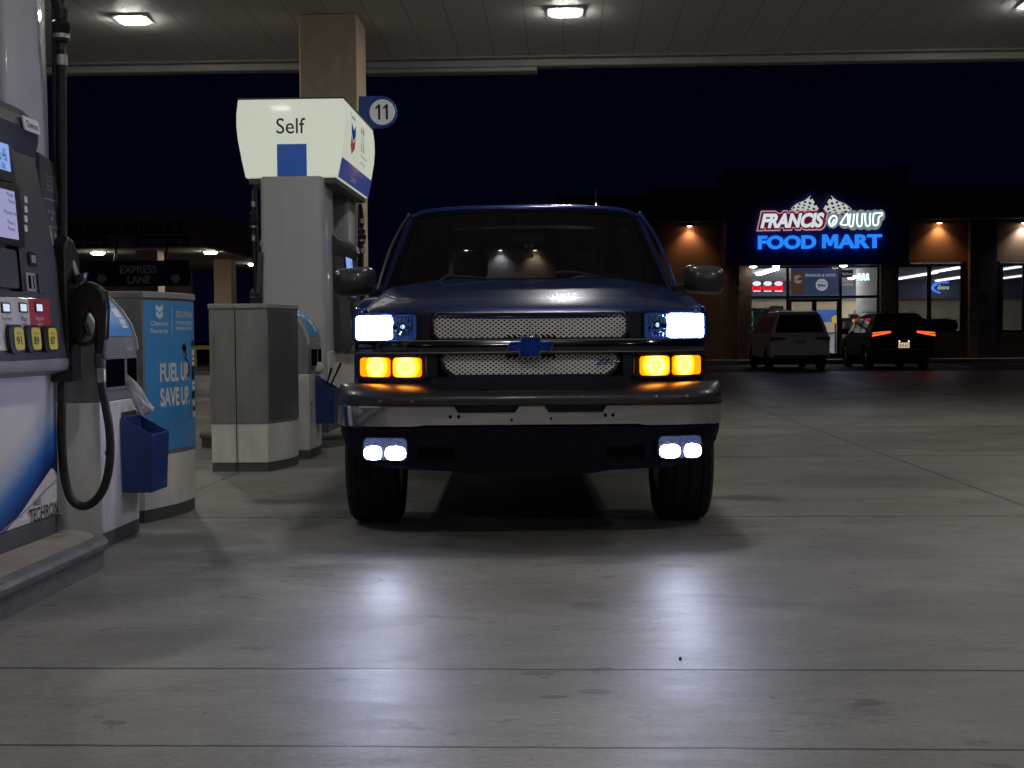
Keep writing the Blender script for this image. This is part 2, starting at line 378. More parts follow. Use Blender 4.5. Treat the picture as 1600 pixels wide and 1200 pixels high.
# ============================================================ CANOPY over the pumps
ZE = 5.17; YE = 19.0; SL = .026
def zc(y): return ZE + SL*(YE-y)
cano = thing('fuel_canopy', (-2.9,17,0), 'large flat fuel canopy with grey panelled ceiling over the pumps and truck', 'canopy')
mb = MB(); ys = lin(-14, 18.75, 4)
mb.loft([[Vector((-15,y,zc(y))), Vector((25,y,zc(y))), Vector((25,y,zc(y)+.5)), Vector((-15,y,zc(y)+.5))] for y in ys])
build('soffit', mb, M['soffit'], cano, True, smooth=0)
mb = MB(); mb.box(-15.2,25.2,18.75,18.87,zc(18.75)-.03,zc(18.75)+.9)
build('gutter', mb, mat('gutter', (.20,.195,.19), .5), cano, True, bev=.01)
mb = MB(); mb.box(-15.2,25.2,18.871,19.1,zc(18.75)-.13,zc(18.75)+1.0)
build('fascia', mb, M['fascia'], cano, True, bev=.02)
mb = MB(); a = atY(575,110,19.1); b = atY(840,108,19.1)
mb.box(a.x, b.x, 18.86, 19.14, zc(18.75)-.20, zc(18.75)-.132)
build('fascia_trim', mb, M['fascia'], cano, True, bev=.025)
cl = atY(468,120,16.4).x; c_r = atY(558,120,16.4).x
mb = MB(); mb.box(cl, c_r, 16.4, 16.4+.76, 0, zc(16.4)-.004)
build('column', mb, M['stucco'], cano, True, bev=.012)

def canopy_light(x, y, name, label):
    z = zc(y); t = thing('canopy_light', (x,y,z), label, 'ceiling light', 'square lights set in the fuel canopy ceiling')
    mb = MB(); mb.loft([[Vector((a*k,b*k,h)) for a,b in rrect(1,1,.25)] for k,h in ((.235,-.001),(.23,-.012),(.18,-.02),(.17,-.018))]); build('bezel', mb, M['bezel'], t)
    mb = MB(); mb.loft([[Vector((a*k,b*k,h)) for a,b in rrect(1,1,.25)] for k,h in ((.168,-.0185),(.165,-.032),(.13,-.042),(.05,-.045))]); build('lens', mb, M['light'], t)
    return t
YL = 16.5
LX = (atG(212,33,zc(YL)).x, atG(883,26,zc(YL)).x, atG(1603,19,zc(YL)).x)
canopy_light(LX[0], YL, '', 'lit square ceiling light above the topper, left of the tan column')
canopy_light(LX[1], YL, '', 'lit square ceiling light straight above the truck, near the canopy edge')
canopy_light(LX[2], YL, '', 'lit square ceiling light cut by the right edge of the photo')
for j, y in enumerate((8.4, .3, -7.8)):
    for x in (LX[0], LX[1], LX[2]):
        canopy_light(x, y, '', 'lit ceiling light outside the picture, over the near lanes')

# flag sign on the column
t = thing('pump_number_sign', (c_r, 16.55, 0), 'blue flag sign with a white disc and number 11 on the tan column', 'sign')
p0 = atY(568,150,16.5); p1 = atY(620,199,16.5); cy_ = (p0.z+p1.z)/2; r_ = (p0.z-p1.z)/2; cxs = p1.x-r_
mb = MB(); pts = [(c_r+.002, p1.z), (cxs, p1.z)]+[(cxs+r_*cos(a), cy_+r_*sin(a)) for a in lin(-pi/2,pi/2,20)][1:-1]+[(cxs,p0.z),(c_r+.002,p0.z)]
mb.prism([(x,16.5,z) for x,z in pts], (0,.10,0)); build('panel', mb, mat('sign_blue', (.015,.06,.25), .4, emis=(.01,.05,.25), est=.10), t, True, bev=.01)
mb = MB(); c0 = atY(597,175,16.49); mb.lathe((c0.x,16.497,c0.z), (0,-1,0), [(0,r_*.80),(.012,r_*.78)], 40)
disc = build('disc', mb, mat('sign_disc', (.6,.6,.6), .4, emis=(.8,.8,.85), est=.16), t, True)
mb = MB(); eleven(mb, flat((c0.x,16.482,c0.z),(1,0,0),(0,0,1)), r_*.90, r_*.95); build('lettering', mb, M['black_print'], disc, True, smooth=0)

# ============================================================ ISLANDS
def island(name, x0, x1, y0, y1, rad, label):
    t = thing(name, ((x0+x1)/2,(y0+y1)/2,0), label, 'kerb island', 'raised kerb islands under the pumps')
    def ring(o, z):
        hx, hy = (x1-x0)/2+o, (y1-y0)/2+o
        return [Vector(((x0+x1)/2+a, (y0+y1)/2+b, z)) for a,b in rrect(hx, hy, rad+o, 8)]
    mb = MB(); mb.loft([ring(0,-.01), ring(0,.085), ring(.012,.09), ring(.02,.105), ring(.02,.125), ring(.008,.142), ring(-.02,.15), ring(-.05,.15)])
    build('kerb', mb, M['curb_steel'], t, True)
    mb = MB(); mb.loft([ring(-.045,.10), ring(-.045,.154)]); build('island_top', mb, M['island_top'], t, True)
    return t
island('pump_island', -4.2, -2.20, 1.5, 6.28, .30, 'grey kerbed island with worn steel nosing under the nearest pump')
island('pump_island', -3.7, -2.20, 12.62, 17.6, .42, 'kerbed island behind the truck under the pump topped by the lit sign')

# ============================================================ FUEL PUMPS  (author the +x side; the other side is its copy turned 180 degrees)
PX, PY0 = -2.82, 5.225      # centre of the first pump, 2.0 m long
HX = .335
def make_pump():
    t = thing('fuel_pump', (PX, PY0, .154), 'nearest fuel pump at the left edge with screens, yellow octane buttons and a looping hose', 'fuel pump', 'fuel pumps on the kerb islands')
    L = 1.005
    def bx(n, m, x0, x1, y0, y1, z0, z1, bev=.01):
        mb = MB(); mb.box(x0,x1,y0,y1,z0,z1); return build(n, mb, m, t, bev=bev)
    bx('plinth', M['plinth'], -HX-.006, HX+.006, -L, L, 0, .085, .004)
    bx('cabinet', M['white_p'], -HX-.004, HX+.004, -L+.045, L-.045, .087, .81)
    for sg in (-1,1):
        a, b = (-L, -L+.55) if sg < 0 else (L-.55, L)
        mb = MB(); 
        z0 = .086 if True else 0
        mb.loft([[Vector((px*k, (a+b)/2+py, z)) for px,py in rrect(HX, .275, .055, 4)] for k, z in ((1.0,.088),(1.0,.6),(.965,2.56))])
        c = build('end_column', mb, M['lgrey'], t)
        mb = MB(); mb.box(-.10,.10, (a-.004) if sg<0 else b, a if sg<0 else b+.004, .14, 2.40)
        build('seam_panel', mb, M['lgrey'], c, bev=.003)
    # head: leaning faces both sides
    def hx(z): return lerp_tab([(.77,.345),(.80,.405),(.86,.425),(1.80,.352),(1.84,.375),(1.90,.40),(1.97,.385),(2.02,.33),(2.05,.25)], z)
    zs = [.80,.815,.86,1.0,1.3,1.6,1.79,1.80,1.83,1.87,1.91,1.96,2.0,2.035]
    mb = MB(); ya, yb = -L+.42, L-.10
    ring = [(hx(z),z) for z in zs]+[(-hx(z),z) for z in zs[::-1]]
    ye = lambda z: lerp_tab([(.8,yb),(1.3,yb-.03),(1.8,yb-.16),(1.95,yb-.24),(2.05,yb-.34)], z)
    mb.loft([[Vector((x,ya,z)) for x,z in ring],[Vector((x,ye(z),z)) for x,z in ring]]); build('head', mb, M['dgrey'], t, bev=.012, smooth=25)
    # topper
    TP = [(-.545,3.28),(.515,3.28),(.533,3.14),(.535,3.02),(.524,2.86),(.50,2.72),(.468,2.60),(-.468,2.60),(-.50,2.72),(-.55,2.86),(-.562,3.02),(-.56,3.14)]
    TP = [(-.53,3.275),(.53,3.275),(.548,3.14),(.55,3.02),(.538,2.88),(.505,2.70),(.462,2.50),(-.462,2.50),(-.505,2.70),(-.538,2.88),(-.55,3.02),(-.548,3.14)]
    TP = [(x,z+.05) for x,z in TP]; mb = MB(); mb.prism([(x,-1.0,z) for x,z in TP], (0,2.0,0)); tp = build('topper', mb, M['topper'], t, bev=.01, smooth=25)
    mb = MB(); mb.box(-.44,.44,-.96,.96,2.49,2.548)
    build('topper_base', mb, M['dgrey'], t, bev=.004); mb = MB(); mb.box(-.54,.54,-1.0,1.0,3.327,3.342); build('topper_lid', mb, M['dgrey'], t, bev=.004)
    side = []
    def P(n, mb, m, **k): o = build(n, mb, m, t, **k); side.append(o); return o
    # near-end face of topper (normal -y): Self + blue panel (the other end is the copy)
    f = flat((0,-1.0015,0),(1,0,0),(0,0,1))
    mb = MB(); mb.prism([(-.142,-1.003,2.553),(.156,-1.003,2.553),(.156,-1.003,2.88),(-.142,-1.003,2.88)], (0,.003,0)); P('blue_panel', mb, M['topper_blue'], smooth=0)
    mb = MB(); text(mb, 'Self', flat((.0,-1.003,3.06),(1,0,0),(0,0,1)), .29, .155, bold=.004); P('lettering', mb, M['topper_black'], smooth=0)
    for o_ in (tp,): pass
    # right-hand side face: lower slanting blue panel, hallmark and number
    def sf(y0, za, xa, zb, xb, off=.003):
        a, b = Vector((xa,y0,za)), Vector((xb,y0,zb)); return flat(a+Vector((off,0,0)), (0,1,0), b-a)
    f = sf(0, 2.55,.462, 2.75,.505); mb = MB(); poly(mb, f, [(-.985,.003),(.985,.003),(.985,.203),(-.985,.203)], .003); P('blue_panel', mb, M['topper_blue'], smooth=0)
    f = sf(-.15, 2.55,.462, 2.75,.505, .009); mb = MB(); text(mb, 'Chevron', lambda a,b,c=0: f(a,b+.075,c), .34, .075, bold=.02, shear=.2); text(mb, 'Extra Mile', lambda a,b,c=0: f(a,b+.15,c), .2, .04); P('lettering', mb, M['white_print'], smooth=0)
    f = lambda a,b,c=0: Vector((lerp_tab([(2.55,.462),(2.75,.505),(2.93,.538),(3.07,.55),(3.19,.548),(3.325,.53)],3.03+b)+.006+c, -.52+a, 3.03+b))
    mb = MB(); poly(mb, f, [(-.13,.12),(-.13,.01),(0,-.06),(.13,.01),(.13,.12),(0,.05)], .001); P('emblem_upper', mb, M['topper_blue'], smooth=0)
    mb = MB(); poly(mb, f, [(-.13,-.01),(-.13,-.12),(0,-.19),(.13,-.12),(.13,-.01),(0,-.08)], .001); P('emblem_lower', mb, M['topper_red'], smooth=0)
    mb = MB(); text(mb, 'Chevron', lambda a,b,c=0: f(a,b+.19), .3, .07, bold=.01); P('lettering', mb, M['topper_blue'], smooth=0)
    mb = MB(); eleven(mb, lambda a,b,c=0: f(a+.62,b+.05), .24, .26); P('number', mb, M['topper_black'], smooth=0)
    mb = MB(); text(mb, 'Please pay cashier', lambda a,b,c=0: f(a+.78,b-.13), .42, .04); text(mb, 'before fueling', lambda a,b,c=0: f(a+.74,b-.2), .34, .04); P('small_lettering', mb, M['grey_print'], smooth=0)
    # ---- lower cabinet graphics (world-measured on the first pump)
    xf = HX+.004+.002
    def cf(off=0): return lambda a,b,c=0: Vector((xf+off+c, a, b))
    mb = MB()
    sl = lambda y: lerp_tab([(-.6,-.10),(.1,.03),(.313,.078),(.532,.158),(.738,.257),(.895,.33),(.96,.28)], y)
    mb.loft([[Vector((xf,y,max(.09,sl(y))+(.80-max(.09,sl(y)))*j/6)) for j in range(7)] for y in lin(-.44,.955,40)], False, False)
    sm = bpy.data.materials.new('swoosh_print'); sm.use_nodes = True; n, l = nodes(sm); b = n['Principled BSDF']; b.inputs['Roughness'].default_value = .35; b.inputs['Coat Weight'].default_value = .3
    tcn = n.new('ShaderNodeTexCoord'); sp = n.new('ShaderNodeSeparateXYZ'); l.new(tcn.outputs['Object'], sp.inputs[0])
    def ma(op, a, c):
        k = n.new('ShaderNodeMath'); k.operation = op
        for i, v in enumerate((a,c)):
            if isinstance(v,(int,float)): k.inputs[i].default_value = v
            else: l.new(v, k.inputs[i])
        return k.outputs[0]
    yy = sp.outputs[1]; yp = ma('MAXIMUM', ma('ADD', yy, .44), 0)
    lo = ma('ADD', ma('MULTIPLY', ma('POWER', yp, 1.9), .228), -.055); dd = ma('DIVIDE', ma('SUBTRACT', sp.outputs[2], lo), ma('ADD', .78, ma('MULTIPLY', yy, .22)))
    crn = n.new('ShaderNodeValToRGB'); l.new(ma('DIVIDE', dd, .38), crn.inputs[0]); e = crn.color_ramp.elements
    e[0].color = (.005,.02,.10,1); e[1].position = 1; e[1].color = (.82,.82,.80,1)
    q = e.new(.12); q.color = (.01,.07,.32,1); q = e.new(.38); q.color = (.05,.22,.60,1); q = e.new(.68); q.color = (.50,.62,.78,1)
    l.new(crn.outputs[0], b.inputs['Base Color'])
    P('swoosh_graphic', mb, sm)
    mb = MB(); f = cf(.004); text(mb, 'TECHRON', lambda a,b,c=0: f(.775+a,.125+b), .34, .065, bold=.012); text(mb, 'with', lambda a,b,c=0: f(.70+a,.185+b), .085, .04); P('lettering', mb, M['black_print'], smooth=0)
    mb = MB(); mb.tube(spline([(xf,.30,.095),(xf,.60,.165),(xf,.80,.225),(xf,.955,.262)],6), .0035, 5); P('fold_line', mb, M['grey_print'])
    mb = MB(); mb.lathe((xf,.14,.70),(1,0,0),[(0,.022),(.012,.02),(.012,.012),(.004,.01)],16); P('lock', mb, M['steel'])
    # ---- head face: plane leaning
    A, B = Vector((.425,0,.86)), Vector((.352,0,1.80)); up = (B-A).normalized(); nrm = Vector((0,1,0)).cross(up)
    def hp(px, py):
        o = Vector((0,0,CH))-Vector((PX,PY0,.154)); d = ray(px,py); k = nrm.dot(A-o)/nrm.dot(d); q = o+d*k; return q.y, (q-A).dot(up)
    def hf(px, py, off=.001):
        y, u = hp(px,py); o = A+up*u+Vector((0,y,0))+nrm*off; return flat(o,(0,1,0),up)
    def slab(n, m, px, py, wy, wz, th=.006, off=.0005, r=0, par=None, dy=0):
        f = hf(px,py,off); mb = MB(); pts = rrect(wy/2,wz/2,r,3) if r else [(-wy/2,-wz/2),(wy/2,-wz/2),(wy/2,wz/2),(-wy/2,wz/2)]
        poly(mb, f, [(a+dy,b) for a,b in pts], th); o = P(n, mb, m, smooth=0, bev=.0015 if th > .004 else 0)
        if par is not None: o.parent = par; side.remove(o)
        return o
    def word(s, m, px, py, w, h, off=.003, bold=0, par=None):
        f = hf(px,py,off); mb = MB(); text(mb, s, f, w, h, bold=bold); o = P('lettering', mb, m, smooth=0)
        if par is not None: o.parent = par; side.remove(o)
        return o
    o = slab('price_display', M['black'], 4, 248, .50, .20, .012, r=.02, dy=-.16); slab('screen', M['screen_b'], 4, 246, .40, .12, .002, .0125, par=o, dy=-.16)
    word('36.46', M['navy_print'], -3, 240, .10, .06, .016, par=o); word('11.86', M['navy_print'], -3, 258, .08, .03, .016, par=o)
    o = slab('media_display', M['black'], 3, 333, .50, .28, .014, r=.015, dy=-.07); sc_ = slab('screen', M['screen'], -1, 333, .40, .215, .002, .0145, par=o, dy=-.06)
    for (py, w) in ((305,.10),(315,.06),(333,.15),(348,.08),(358,.07)): word('Please select'[:int(4+w*50)], M['navy_print'], 12, py, w, .018, .0175, par=o)
    for k, py in enumerate((312,327,342,357)): slab('soft_key', M['white_print'], 39, py, .030, .030, .005, .001)
    slab('card_slot', M['void'], 22, 420, .12, .20, .003, .001); slab('card_reader', M['dgrey'], 2, 420, .20, .17, .03, .001, r=.02)
    o = slab('keypad', M['black'], 49, 405, .085, .065, .008, .001, r=.008); slab('pad', M['grey_print'], 49, 405, .05, .035, .002, .009, par=o)
    o = slab('receipt_slot', M['grey_print'], 46, 441, .10, .085, .008, .001, r=.008); slab('slot', M['void'], 46, 441, .06, .06, .002, .009, par=o); slab('latch', M['grey_print'], 46, 441, .02, .06, .002, .0115, par=o)
    slab('receipt_door', M['dgrey'], 63, 443, .07, .09, .006, .001, r=.006)
    for px, m in ((-5,'white_p'),(28.5,'white_p'),(62,'red_p')):
        o = slab('grade_panel', M[m], px, 506, .232, .232, .006, .001)
        lb = {-5:('91','Supreme'),28.5:('89','Plus'),62:('87','Regular')}[px]
        q = {-5:6,28.5:33,62:58}[px]
        slab('window', M['black'], q, 481, .085, .045, .004, .007, par=o); slab('price_screen', M['screen_w'], q, 481, .060, .032, .002, .011, par=o)
        word(lb[1], M['navy_print'] if m == 'white_p' else M['white_print'], q+1.5, 498.5, .09 if len(lb[1])>4 else .055, .022, .009, par=o)
        word('Unleaded', M['black_print'] if m == 'white_p' else M['white_print'], q+2, 506.5, .05, .010, .009, par=o)
        q2 = {-5:18,28.5:45,62:71}[px]
        bt = slab('grade_button', M['black'], q2, 530, .150, .125, .022, .004, r=.035)
        slab('button_face', M['yellow_tag'], q2+2.5, 530, .098, .10, .002, .0275, r=.02, par=bt, dy=.0)
        word(lb[0], M['black_print'], q2+2, 533, .055, .036, .030, bold=.03, par=bt); word('PRESS', M['black_print'], q2+1.5, 522, .045, .009, .030, par=bt)
    f = hf(26,196,.0); o = None
    mb = MB(); y, u = hp(27,197); ff = lambda a,b,c=0: Vector((.402+c-.18*b, y+a, 1.925+b)); poly(mb, ff, rrect(.085,.032,.01,3), .008); bd = P('badge', mb, M['white_print'], smooth=0)
    mb = MB(); text(mb, 'Chevron', lambda a,b,c=0: ff(a,b,.0095), .13, .034, bold=.02); o = P('lettering', mb, M['navy_print'], smooth=0)
    mb = MB(); mb.prism([(.30,yb-.9,.806),(.415,yb-.9,.81),(.425,yb-.9,.86),(.432,yb-.9,.84),(.425,yb-.9,.80),(.34,yb-.9,.775)], (0,.9,0)); P('drip_lip', mb, M['grey_p'], bev=.006)
    # instruction wing at the far end
    mb = MB(); ww = lambda y,z,o=0: Vector((lerp_tab([(.8,.40),(1.85,.345)],z)+o, y, z))
    w0, w1 = L-.20, L+.03
    mb.loft([[ww(w0,.95),ww(w0,1.84),ww(w1,1.80),ww(w1,.95)], [ww(w0,.95,-.05),ww(w0,1.84,-.05),ww(w1,1.80,-.05),ww(w1,.95,-.05)]]); wg = P('instruction_panel', mb, M['dgrey'], bev=.006)
    mb = MB()
    for z in (1.62,1.49,1.34): mb.add([ww(w0+.012,z,.002),ww(w1-.01,z,.002),ww(w1-.01,z+.004,.002),ww(w0+.012,z+.004,.002)],[(0,1,2,3)])
    for z in (1.42,1.20): 
        mb.add([ww(w0+.055,z+.07,.002),ww(w0+.07,z+.07,.002),ww(w0+.095,z-.02,.002),ww(w0+.065,z-.02,.002)],[(0,1,2,3)])
        mb.add([ww(w0+.10,z+.05,.002),ww(w0+.14,z+.03,.002),ww(w0+.135,z,.002),ww(w0+.11,z+.01,.002)],[(0,1,2,3)])
    for k in range(4): mb.add([ww(w0+.05+k*.025,1.555,.002),ww(w0+.06+k*.025,1.555,.002),ww(w0+.06+k*.025,1.57,.002),ww(w0+.05+k*.025,1.57,.002)],[(0,1,2,3)])
    mb.add([ww(w0+.09,1.52,.002),ww(w0+.10,1.52,.002),ww(w0+.105,1.54,.002),ww(w0+.085,1.54,.002)],[(0,1,2,3)])
    for k in range(4): text(mb, ('Lift nozzle','select grade','insert card','begin fueling')[k], lambda a,b,c=0: ww(w0+.095+a, 1.735-.022*k+b, .002), .085, .012)
    o = P('pictograms', mb, mat('faded_white_print', (.38,.38,.38), .6), smooth=0)
    # nozzle boot, nozzle, hose (measured at the far end)
    O = Vector((PX,PY0,.154)); YB = L-.02
    q = lambda px,py,dy=0: atY(px,py,PY0+YB+dy)-O
    c0 = q(97,490); 
    mb = MB(); mb.prism([(.33,y,z) for y,z in ((.90,.74),(.89,1.40),(.93,1.45),(1.0,1.43),(1.07,1.36),(1.07,.74))], (.10,0,0)); P('nozzle_boot', mb, M['black'], bev=.01)
    rad = .021
    hz = [Vector((q(97,104).x-.01,.93,2.60)), Vector((q(97,104).x,q(97,104).y,2.46)), q(97,150), q(98,360), q(97,480,-.02), q(97,600,-.03), q(96,680,-.02), q(101,745), q(112,780), q(130,791), q(150,781), q(165,755), q(172,715), q(171,672), q(164,630), q(158,598)]
    mb = MB(); mb.tube(spline(hz,7), rad, 12); ho = P('hose', mb, M['rubber'])
    mb = MB(); mb.tube([Vector((q(89,104).x,.975,2.6)), q(88,400,.03)], .016, 10); P('hose_dark_strip', mb, M['black'])  # plain black strip running upright beside the hose
    mb = MB()
    def brk(px, ys): 
        prof = [(0,.020),(.02,.026),(.06,.026),(.07,.020),(.11,.020),(.12,.038),(.17,.04),(.18,.046),(.21,.046),(.22,.038),(.27,.04),(.29,.024),(.33,.022),(.34,.026),(.40,.026),(.41,.018)]
        return prof
    bs = q(97,104); mb.lathe((bs.x,bs.y,bs.z), (0,0,1), brk(0,0), 16); bk = P('breakaway_coupling', mb, M['black']); 
    mb = MB(); 
    for h in (.005,.345): mb.lathe((bs.x,bs.y,bs.z+h),(0,0,1),[(0,.027),(.05,.027)],16)
    mb.lathe((bs.x,bs.y,bs.z+.135),(0,0,1),[(0,.0405),(.02,.0405)],16)
    P('ferrule', mb, M['steel'])
    # nozzle: spout up into the boot, body, lever guard, handle
    mb = MB(); mb.tube(spline([q(112,408),q(118,425),q(128,445),q(142,458)],5), [.014]*10+[.017]*5+[.022], 10)
    nz = P('spout', mb, M['steel'])
    mb = MB(); d = (q(128,445)-q(112,408)).normalized(); mb.lathe(q(122,432), d, [(-.006,.028),(0,.052),(.006,.05),(.03,.03)], 20); P('splash_guard', mb, M['black'])
    mb = MB()
    body = [(106,500),(107,470),(116,450),(134,439),(152,445),(162,455),(166,480),(164,532),(149,533),(146,500),(139,486),(131,490),(128,505),(131,520),(124,535),(110,534)]
    mb.prism([q(a,b,-.035) for a,b in body], (0,.07,0)); mb.tube([q(157,525),q(156.5,545),q(156,562)], [.030,.026,.022], 12)
    P('nozzle_body', mb, M['black'], bev=.014)
    mb = MB(); mb.tube(spline([q(118,470),q(114,500),q(116,528),q(128,538),q(146,532),q(152,510)],6), .011, 8); mb.tube(spline([q(124,478),q(130,500),q(140,525)],5), .010, 8)
    P('lever_guard', mb, M['black'])
    mb = MB(); mb.tube([q(155,552),q(156,566),q(157,575)], [.026,.030,.024], 12); mb.tube([q(154,560),q(164,556)], .018, 10); P('swivel', mb, M['dgrey'])
    mb = MB(); mb.tube([q(157,576),q(157.5,596)], .026, 14); P('ferrule', mb, M['steel'])
    # the same fittings on the other side
    for o in list(side):
        c = copy_tree(o, t); c.rotation_euler = (0,0,pi)
    return t
pump1 = make_pump()
pump2 = copy_tree(pump1)
for o in C.objects:      # the first pump's topper sits higher on its columns
    if o.parent == pump1 and o.name.startswith('end_column'): o.scale.z = 1.075
    if o.parent == pump1 and o.name.split('.')[0] in ('topper','topper_base','topper_lid','blue_panel','emblem_upper','emblem_lower','number','small_lettering'): o.location.z += .20
    if o.parent == pump1 and o.name.split('.')[0] == 'lettering' and max(v.co.z for v in o.data.vertices) > 2.5: o.location.z += .20
pn = atY(457,400,12.75).x
pump2.location = (pn, 12.75+1.005, .154)
for o in C.objects:
    if o.parent == pump2:
        if o.name.startswith('hose'): o.scale.z = .953
        if o.name.startswith('breakaway'): o.location.z -= .36
        if o.name.startswith('ferrule') and max(v.co.z for v in o.data.vertices) > 2: o.location.z -= .36
pump2['label'] = 'grey fuel pump behind the truck with a lit white topper reading Self'

# ============================================================ WINDSHIELD SERVICE STATIONS, BUCKETS, CABINETS
def make_station():
    t = thing('windshield_service_station', (-2.41, 6.6, 0), 'grey and white windshield service station right of the nearest pump nozzle', 'service station', 'windshield service stations at the island ends')
    W_, D_ = .55, .58
    def up(z): return lerp_tab([(.77,0),(1.04,0),(1.10,-.008),(1.18,-.035),(1.26,-.085),(1.33,-.15),(1.38,-.22),(1.40,-.28)], z)
    mb = MB(); mb.box(-W_,-.002,0,D_,0,.075); build('plinth', mb, M['plinth'], t, bev=.004)
    mb = MB(); mb.box(-W_,0,-.002,D_+.002,.0755,.77); build('base_cabinet', mb, M['white_p'], t, bev=.008)
    zs = [.7705,.9,1.04,1.10,1.18,1.26,1.33,1.38,1.40]
    mb = MB(); mb.prism([(up(z)+.0,0,z) for z in zs]+[(-W_,0,1.40),(-W_,0,.7705)], (0,D_,0)); build('housing', mb, M['grey_p'], t, bev=.006, smooth=25)
    for ya in (0-.004, D_-.012):
        mb = MB(); R1 = [(up(z)+.012,z+.004) for z in zs[2:]]; R0 = [(up(z)-.012,z-.006) for z in zs[2:]]
        mb.prism([(x,ya,z) for x,z in R1+R0[::-1]], (0,.018,0)); build('edge_trim', mb, mat('trim_white', (.42,.43,.44), .4), t, smooth=25)
    mb = MB(); mb.loft([[Vector((up(z)+.004, y, z+.003)) for z in lin(1.115,1.365,8)] for y in (.03,D_-.03)], False, False); po = build('poster', mb, M['blue_print'], t)
    mb = MB()
    g = lambda a,b,c=0: Vector((up(1.24+b)+.0065, .29+a, 1.2435+b))
    for (a0,a1,b0,b1) in ((.02,.10,.05,.11),(.12,.22,-.02,.03),(.14,.22,-.08,-.03),(-.2,-.05,.06,.10)):
        mb.add([g(a0,b0),g(a1,b0),g(a1,b1),g(a0,b1)],[(0,1,2,3)])
    build('poster_print', mb, M['white_print'], t, smooth=0)
    for (y0,y1) in ((.05,.34),(.38,.54)):
        mb = MB(); mb.box(0,.012,y0-.015,y1+.015,.83,1.01); fr = build('slot_frame', mb, M['grey_p'], t, bev=.003)
        mb = MB(); mb.box(.0122,.0135,y0,y1,.845,.995); build('slot', mb, M['void'], t)  # flat black sheet, the opening's inner shade put into its colour
    mb = MB(); text(mb, 'Towels', lambda a,b,c=0: Vector((.002,.46+a,1.05+b)), .09, .022); build('lettering', mb, M['white_print'], t, smooth=0)
    mb = MB(); mb.lathe((0,.06,.50),(1,0,0),[(0,.014),(.006,.012)],12); build('lock', mb, M['black'], t)
    return t
st1 = make_station()
st2 = copy_tree(st1); st2.location = (atY(478,600,11.9).x+.10, 11.55, 0); st2['label'] = 'windshield service station between the plain grey cabinet and the far pump, holding a paper towel'

def make_bucket():
    t = thing('squeegee_bucket', (-2.405, 6.88, .26), 'empty blue squeegee bucket hung on the nearest service station', 'bucket', 'blue buckets hung on the service stations')
    w, l, h0, h1 = .175, .30, .50, .40
    def prof(i):
        return [Vector((i,0+i,0+i)), Vector((w-i,i,i)), Vector((w-i,l-i,i)), Vector((i,l-i,i))]
    mb = MB(); th = .008
    o = [(0,0),(w,0),(w,l),(0,l)]; zt = lambda x: .415-(x/w)*.095
    out_b = [Vector((x*.93,.01+y*.93,0)) for x,y in o]; out_t = [Vector((x,y,zt(x))) for x,y in o]
    in_t = [Vector((min(max(x,th),w-th),min(max(y,th),l-th),zt(x))) for x,y in o]; in_b = [Vector((min(max(x*.93,th*1.5),w*.93-th),min(max(.01+y*.93,th*2),l*.93),th)) for x,y in o]
    mb.loft([out_b,out_t,in_t,in_b]); build('bucket', mb, M['blue_bin'], t, bev=.004)
    mb = MB(); mb.box(-.006,.0,.03,l-.03,.30,.44); build('hanger', mb, M['dgrey'], t)
    mb = MB(); text(mb, 'Chevron', lambda a,b,c=0: Vector((w*.95+.003,.22+a,.04+b)), .07,.016); build('lettering', mb, M['grey_print'], t, smooth=0)
    return t
bk1 = make_bucket()
bk2 = copy_tree(bk1); bk2.location = (st2.location.x+.005, 11.82, .30); bk2['label'] = 'blue bucket with squeegee handles standing in it, on the farther service station'
def squeegee(px0, py0, px1, py1, y, label, flare):
    b0 = atY(px0,py0,y); b1 = atY(px1,py1,y); t = thing('squeegee', b0, label, 'squeegee', 'squeegees standing in the farther bucket')
    b0 = b0.lerp(b1,-.45)
    mb = MB(); mb.tube([b0,b0.lerp(b1,.7),b1], [.008,.009,.013], 8); build('handle', mb, M['black'], t, True)
    mb = MB(); d = (b1-b0).normalized(); mb.obox(b0, Vector((1,0,0)), Vector((0,1,0)), d, .05,.02,.03); build('head', mb, M['black'], t, True)
squeegee(493,604,493,562,11.95,'upright squeegee handle nearest the service station',0)
squeegee(508,610,518,575,11.98,'squeegee handle in the middle of the far bucket, leaning right',0)
squeegee(512,612,533,567,12.02,'squeegee handle leaning farthest right toward the truck',0)
# paper towels
mb = MB()
a = [atX(199,586,-2.39), atX(205,590,-2.36)]
P0 = [(197,584,-2.40),(212,600,-2.34),(228,620,-2.31),(243,637,-2.30)]
P1 = [(198,596,-2.395),(206,618,-2.37),(214,636,-2.36),(224,652,-2.35)]
e0 = spline([atX(*p) for p in P0],5); e1 = spline([atX(*p) for p in P1],5)
mb.loft([[p.lerp(q_,k/5)+Vector((.012*sin(k*1.7+i*.3),0,0)) for k in range(6)] for i,(p,q_) in enumerate(zip(e0,e1))], False, False)
o = build('paper_towel', mb, M['paper'], solid=.004); tag(o, 'white paper towel hanging out of the nearest service station slot', 'paper towel', 'paper towels')
mb = MB(); c0 = atY(497,575,11.9); rnd = random.Random(3)
rings = []
for i in range(9):
    th_ = pi*i/8; rings.append([c0+Vector((.055*sin(th_)*cos(p)*(1+.25*rnd.random()), .05*sin(th_)*sin(p)*(1+.2*rnd.random()), .055*cos(th_)*(1+.1*rnd.random()))) for p in lin(0,2*pi,11)[:-1]])
mb.loft(rings); o = build('paper_towel', mb, M['paper'], smooth=60); tag(o, 'crumpled white paper towel bulging from the farther service station', 'paper towel', 'paper towels')

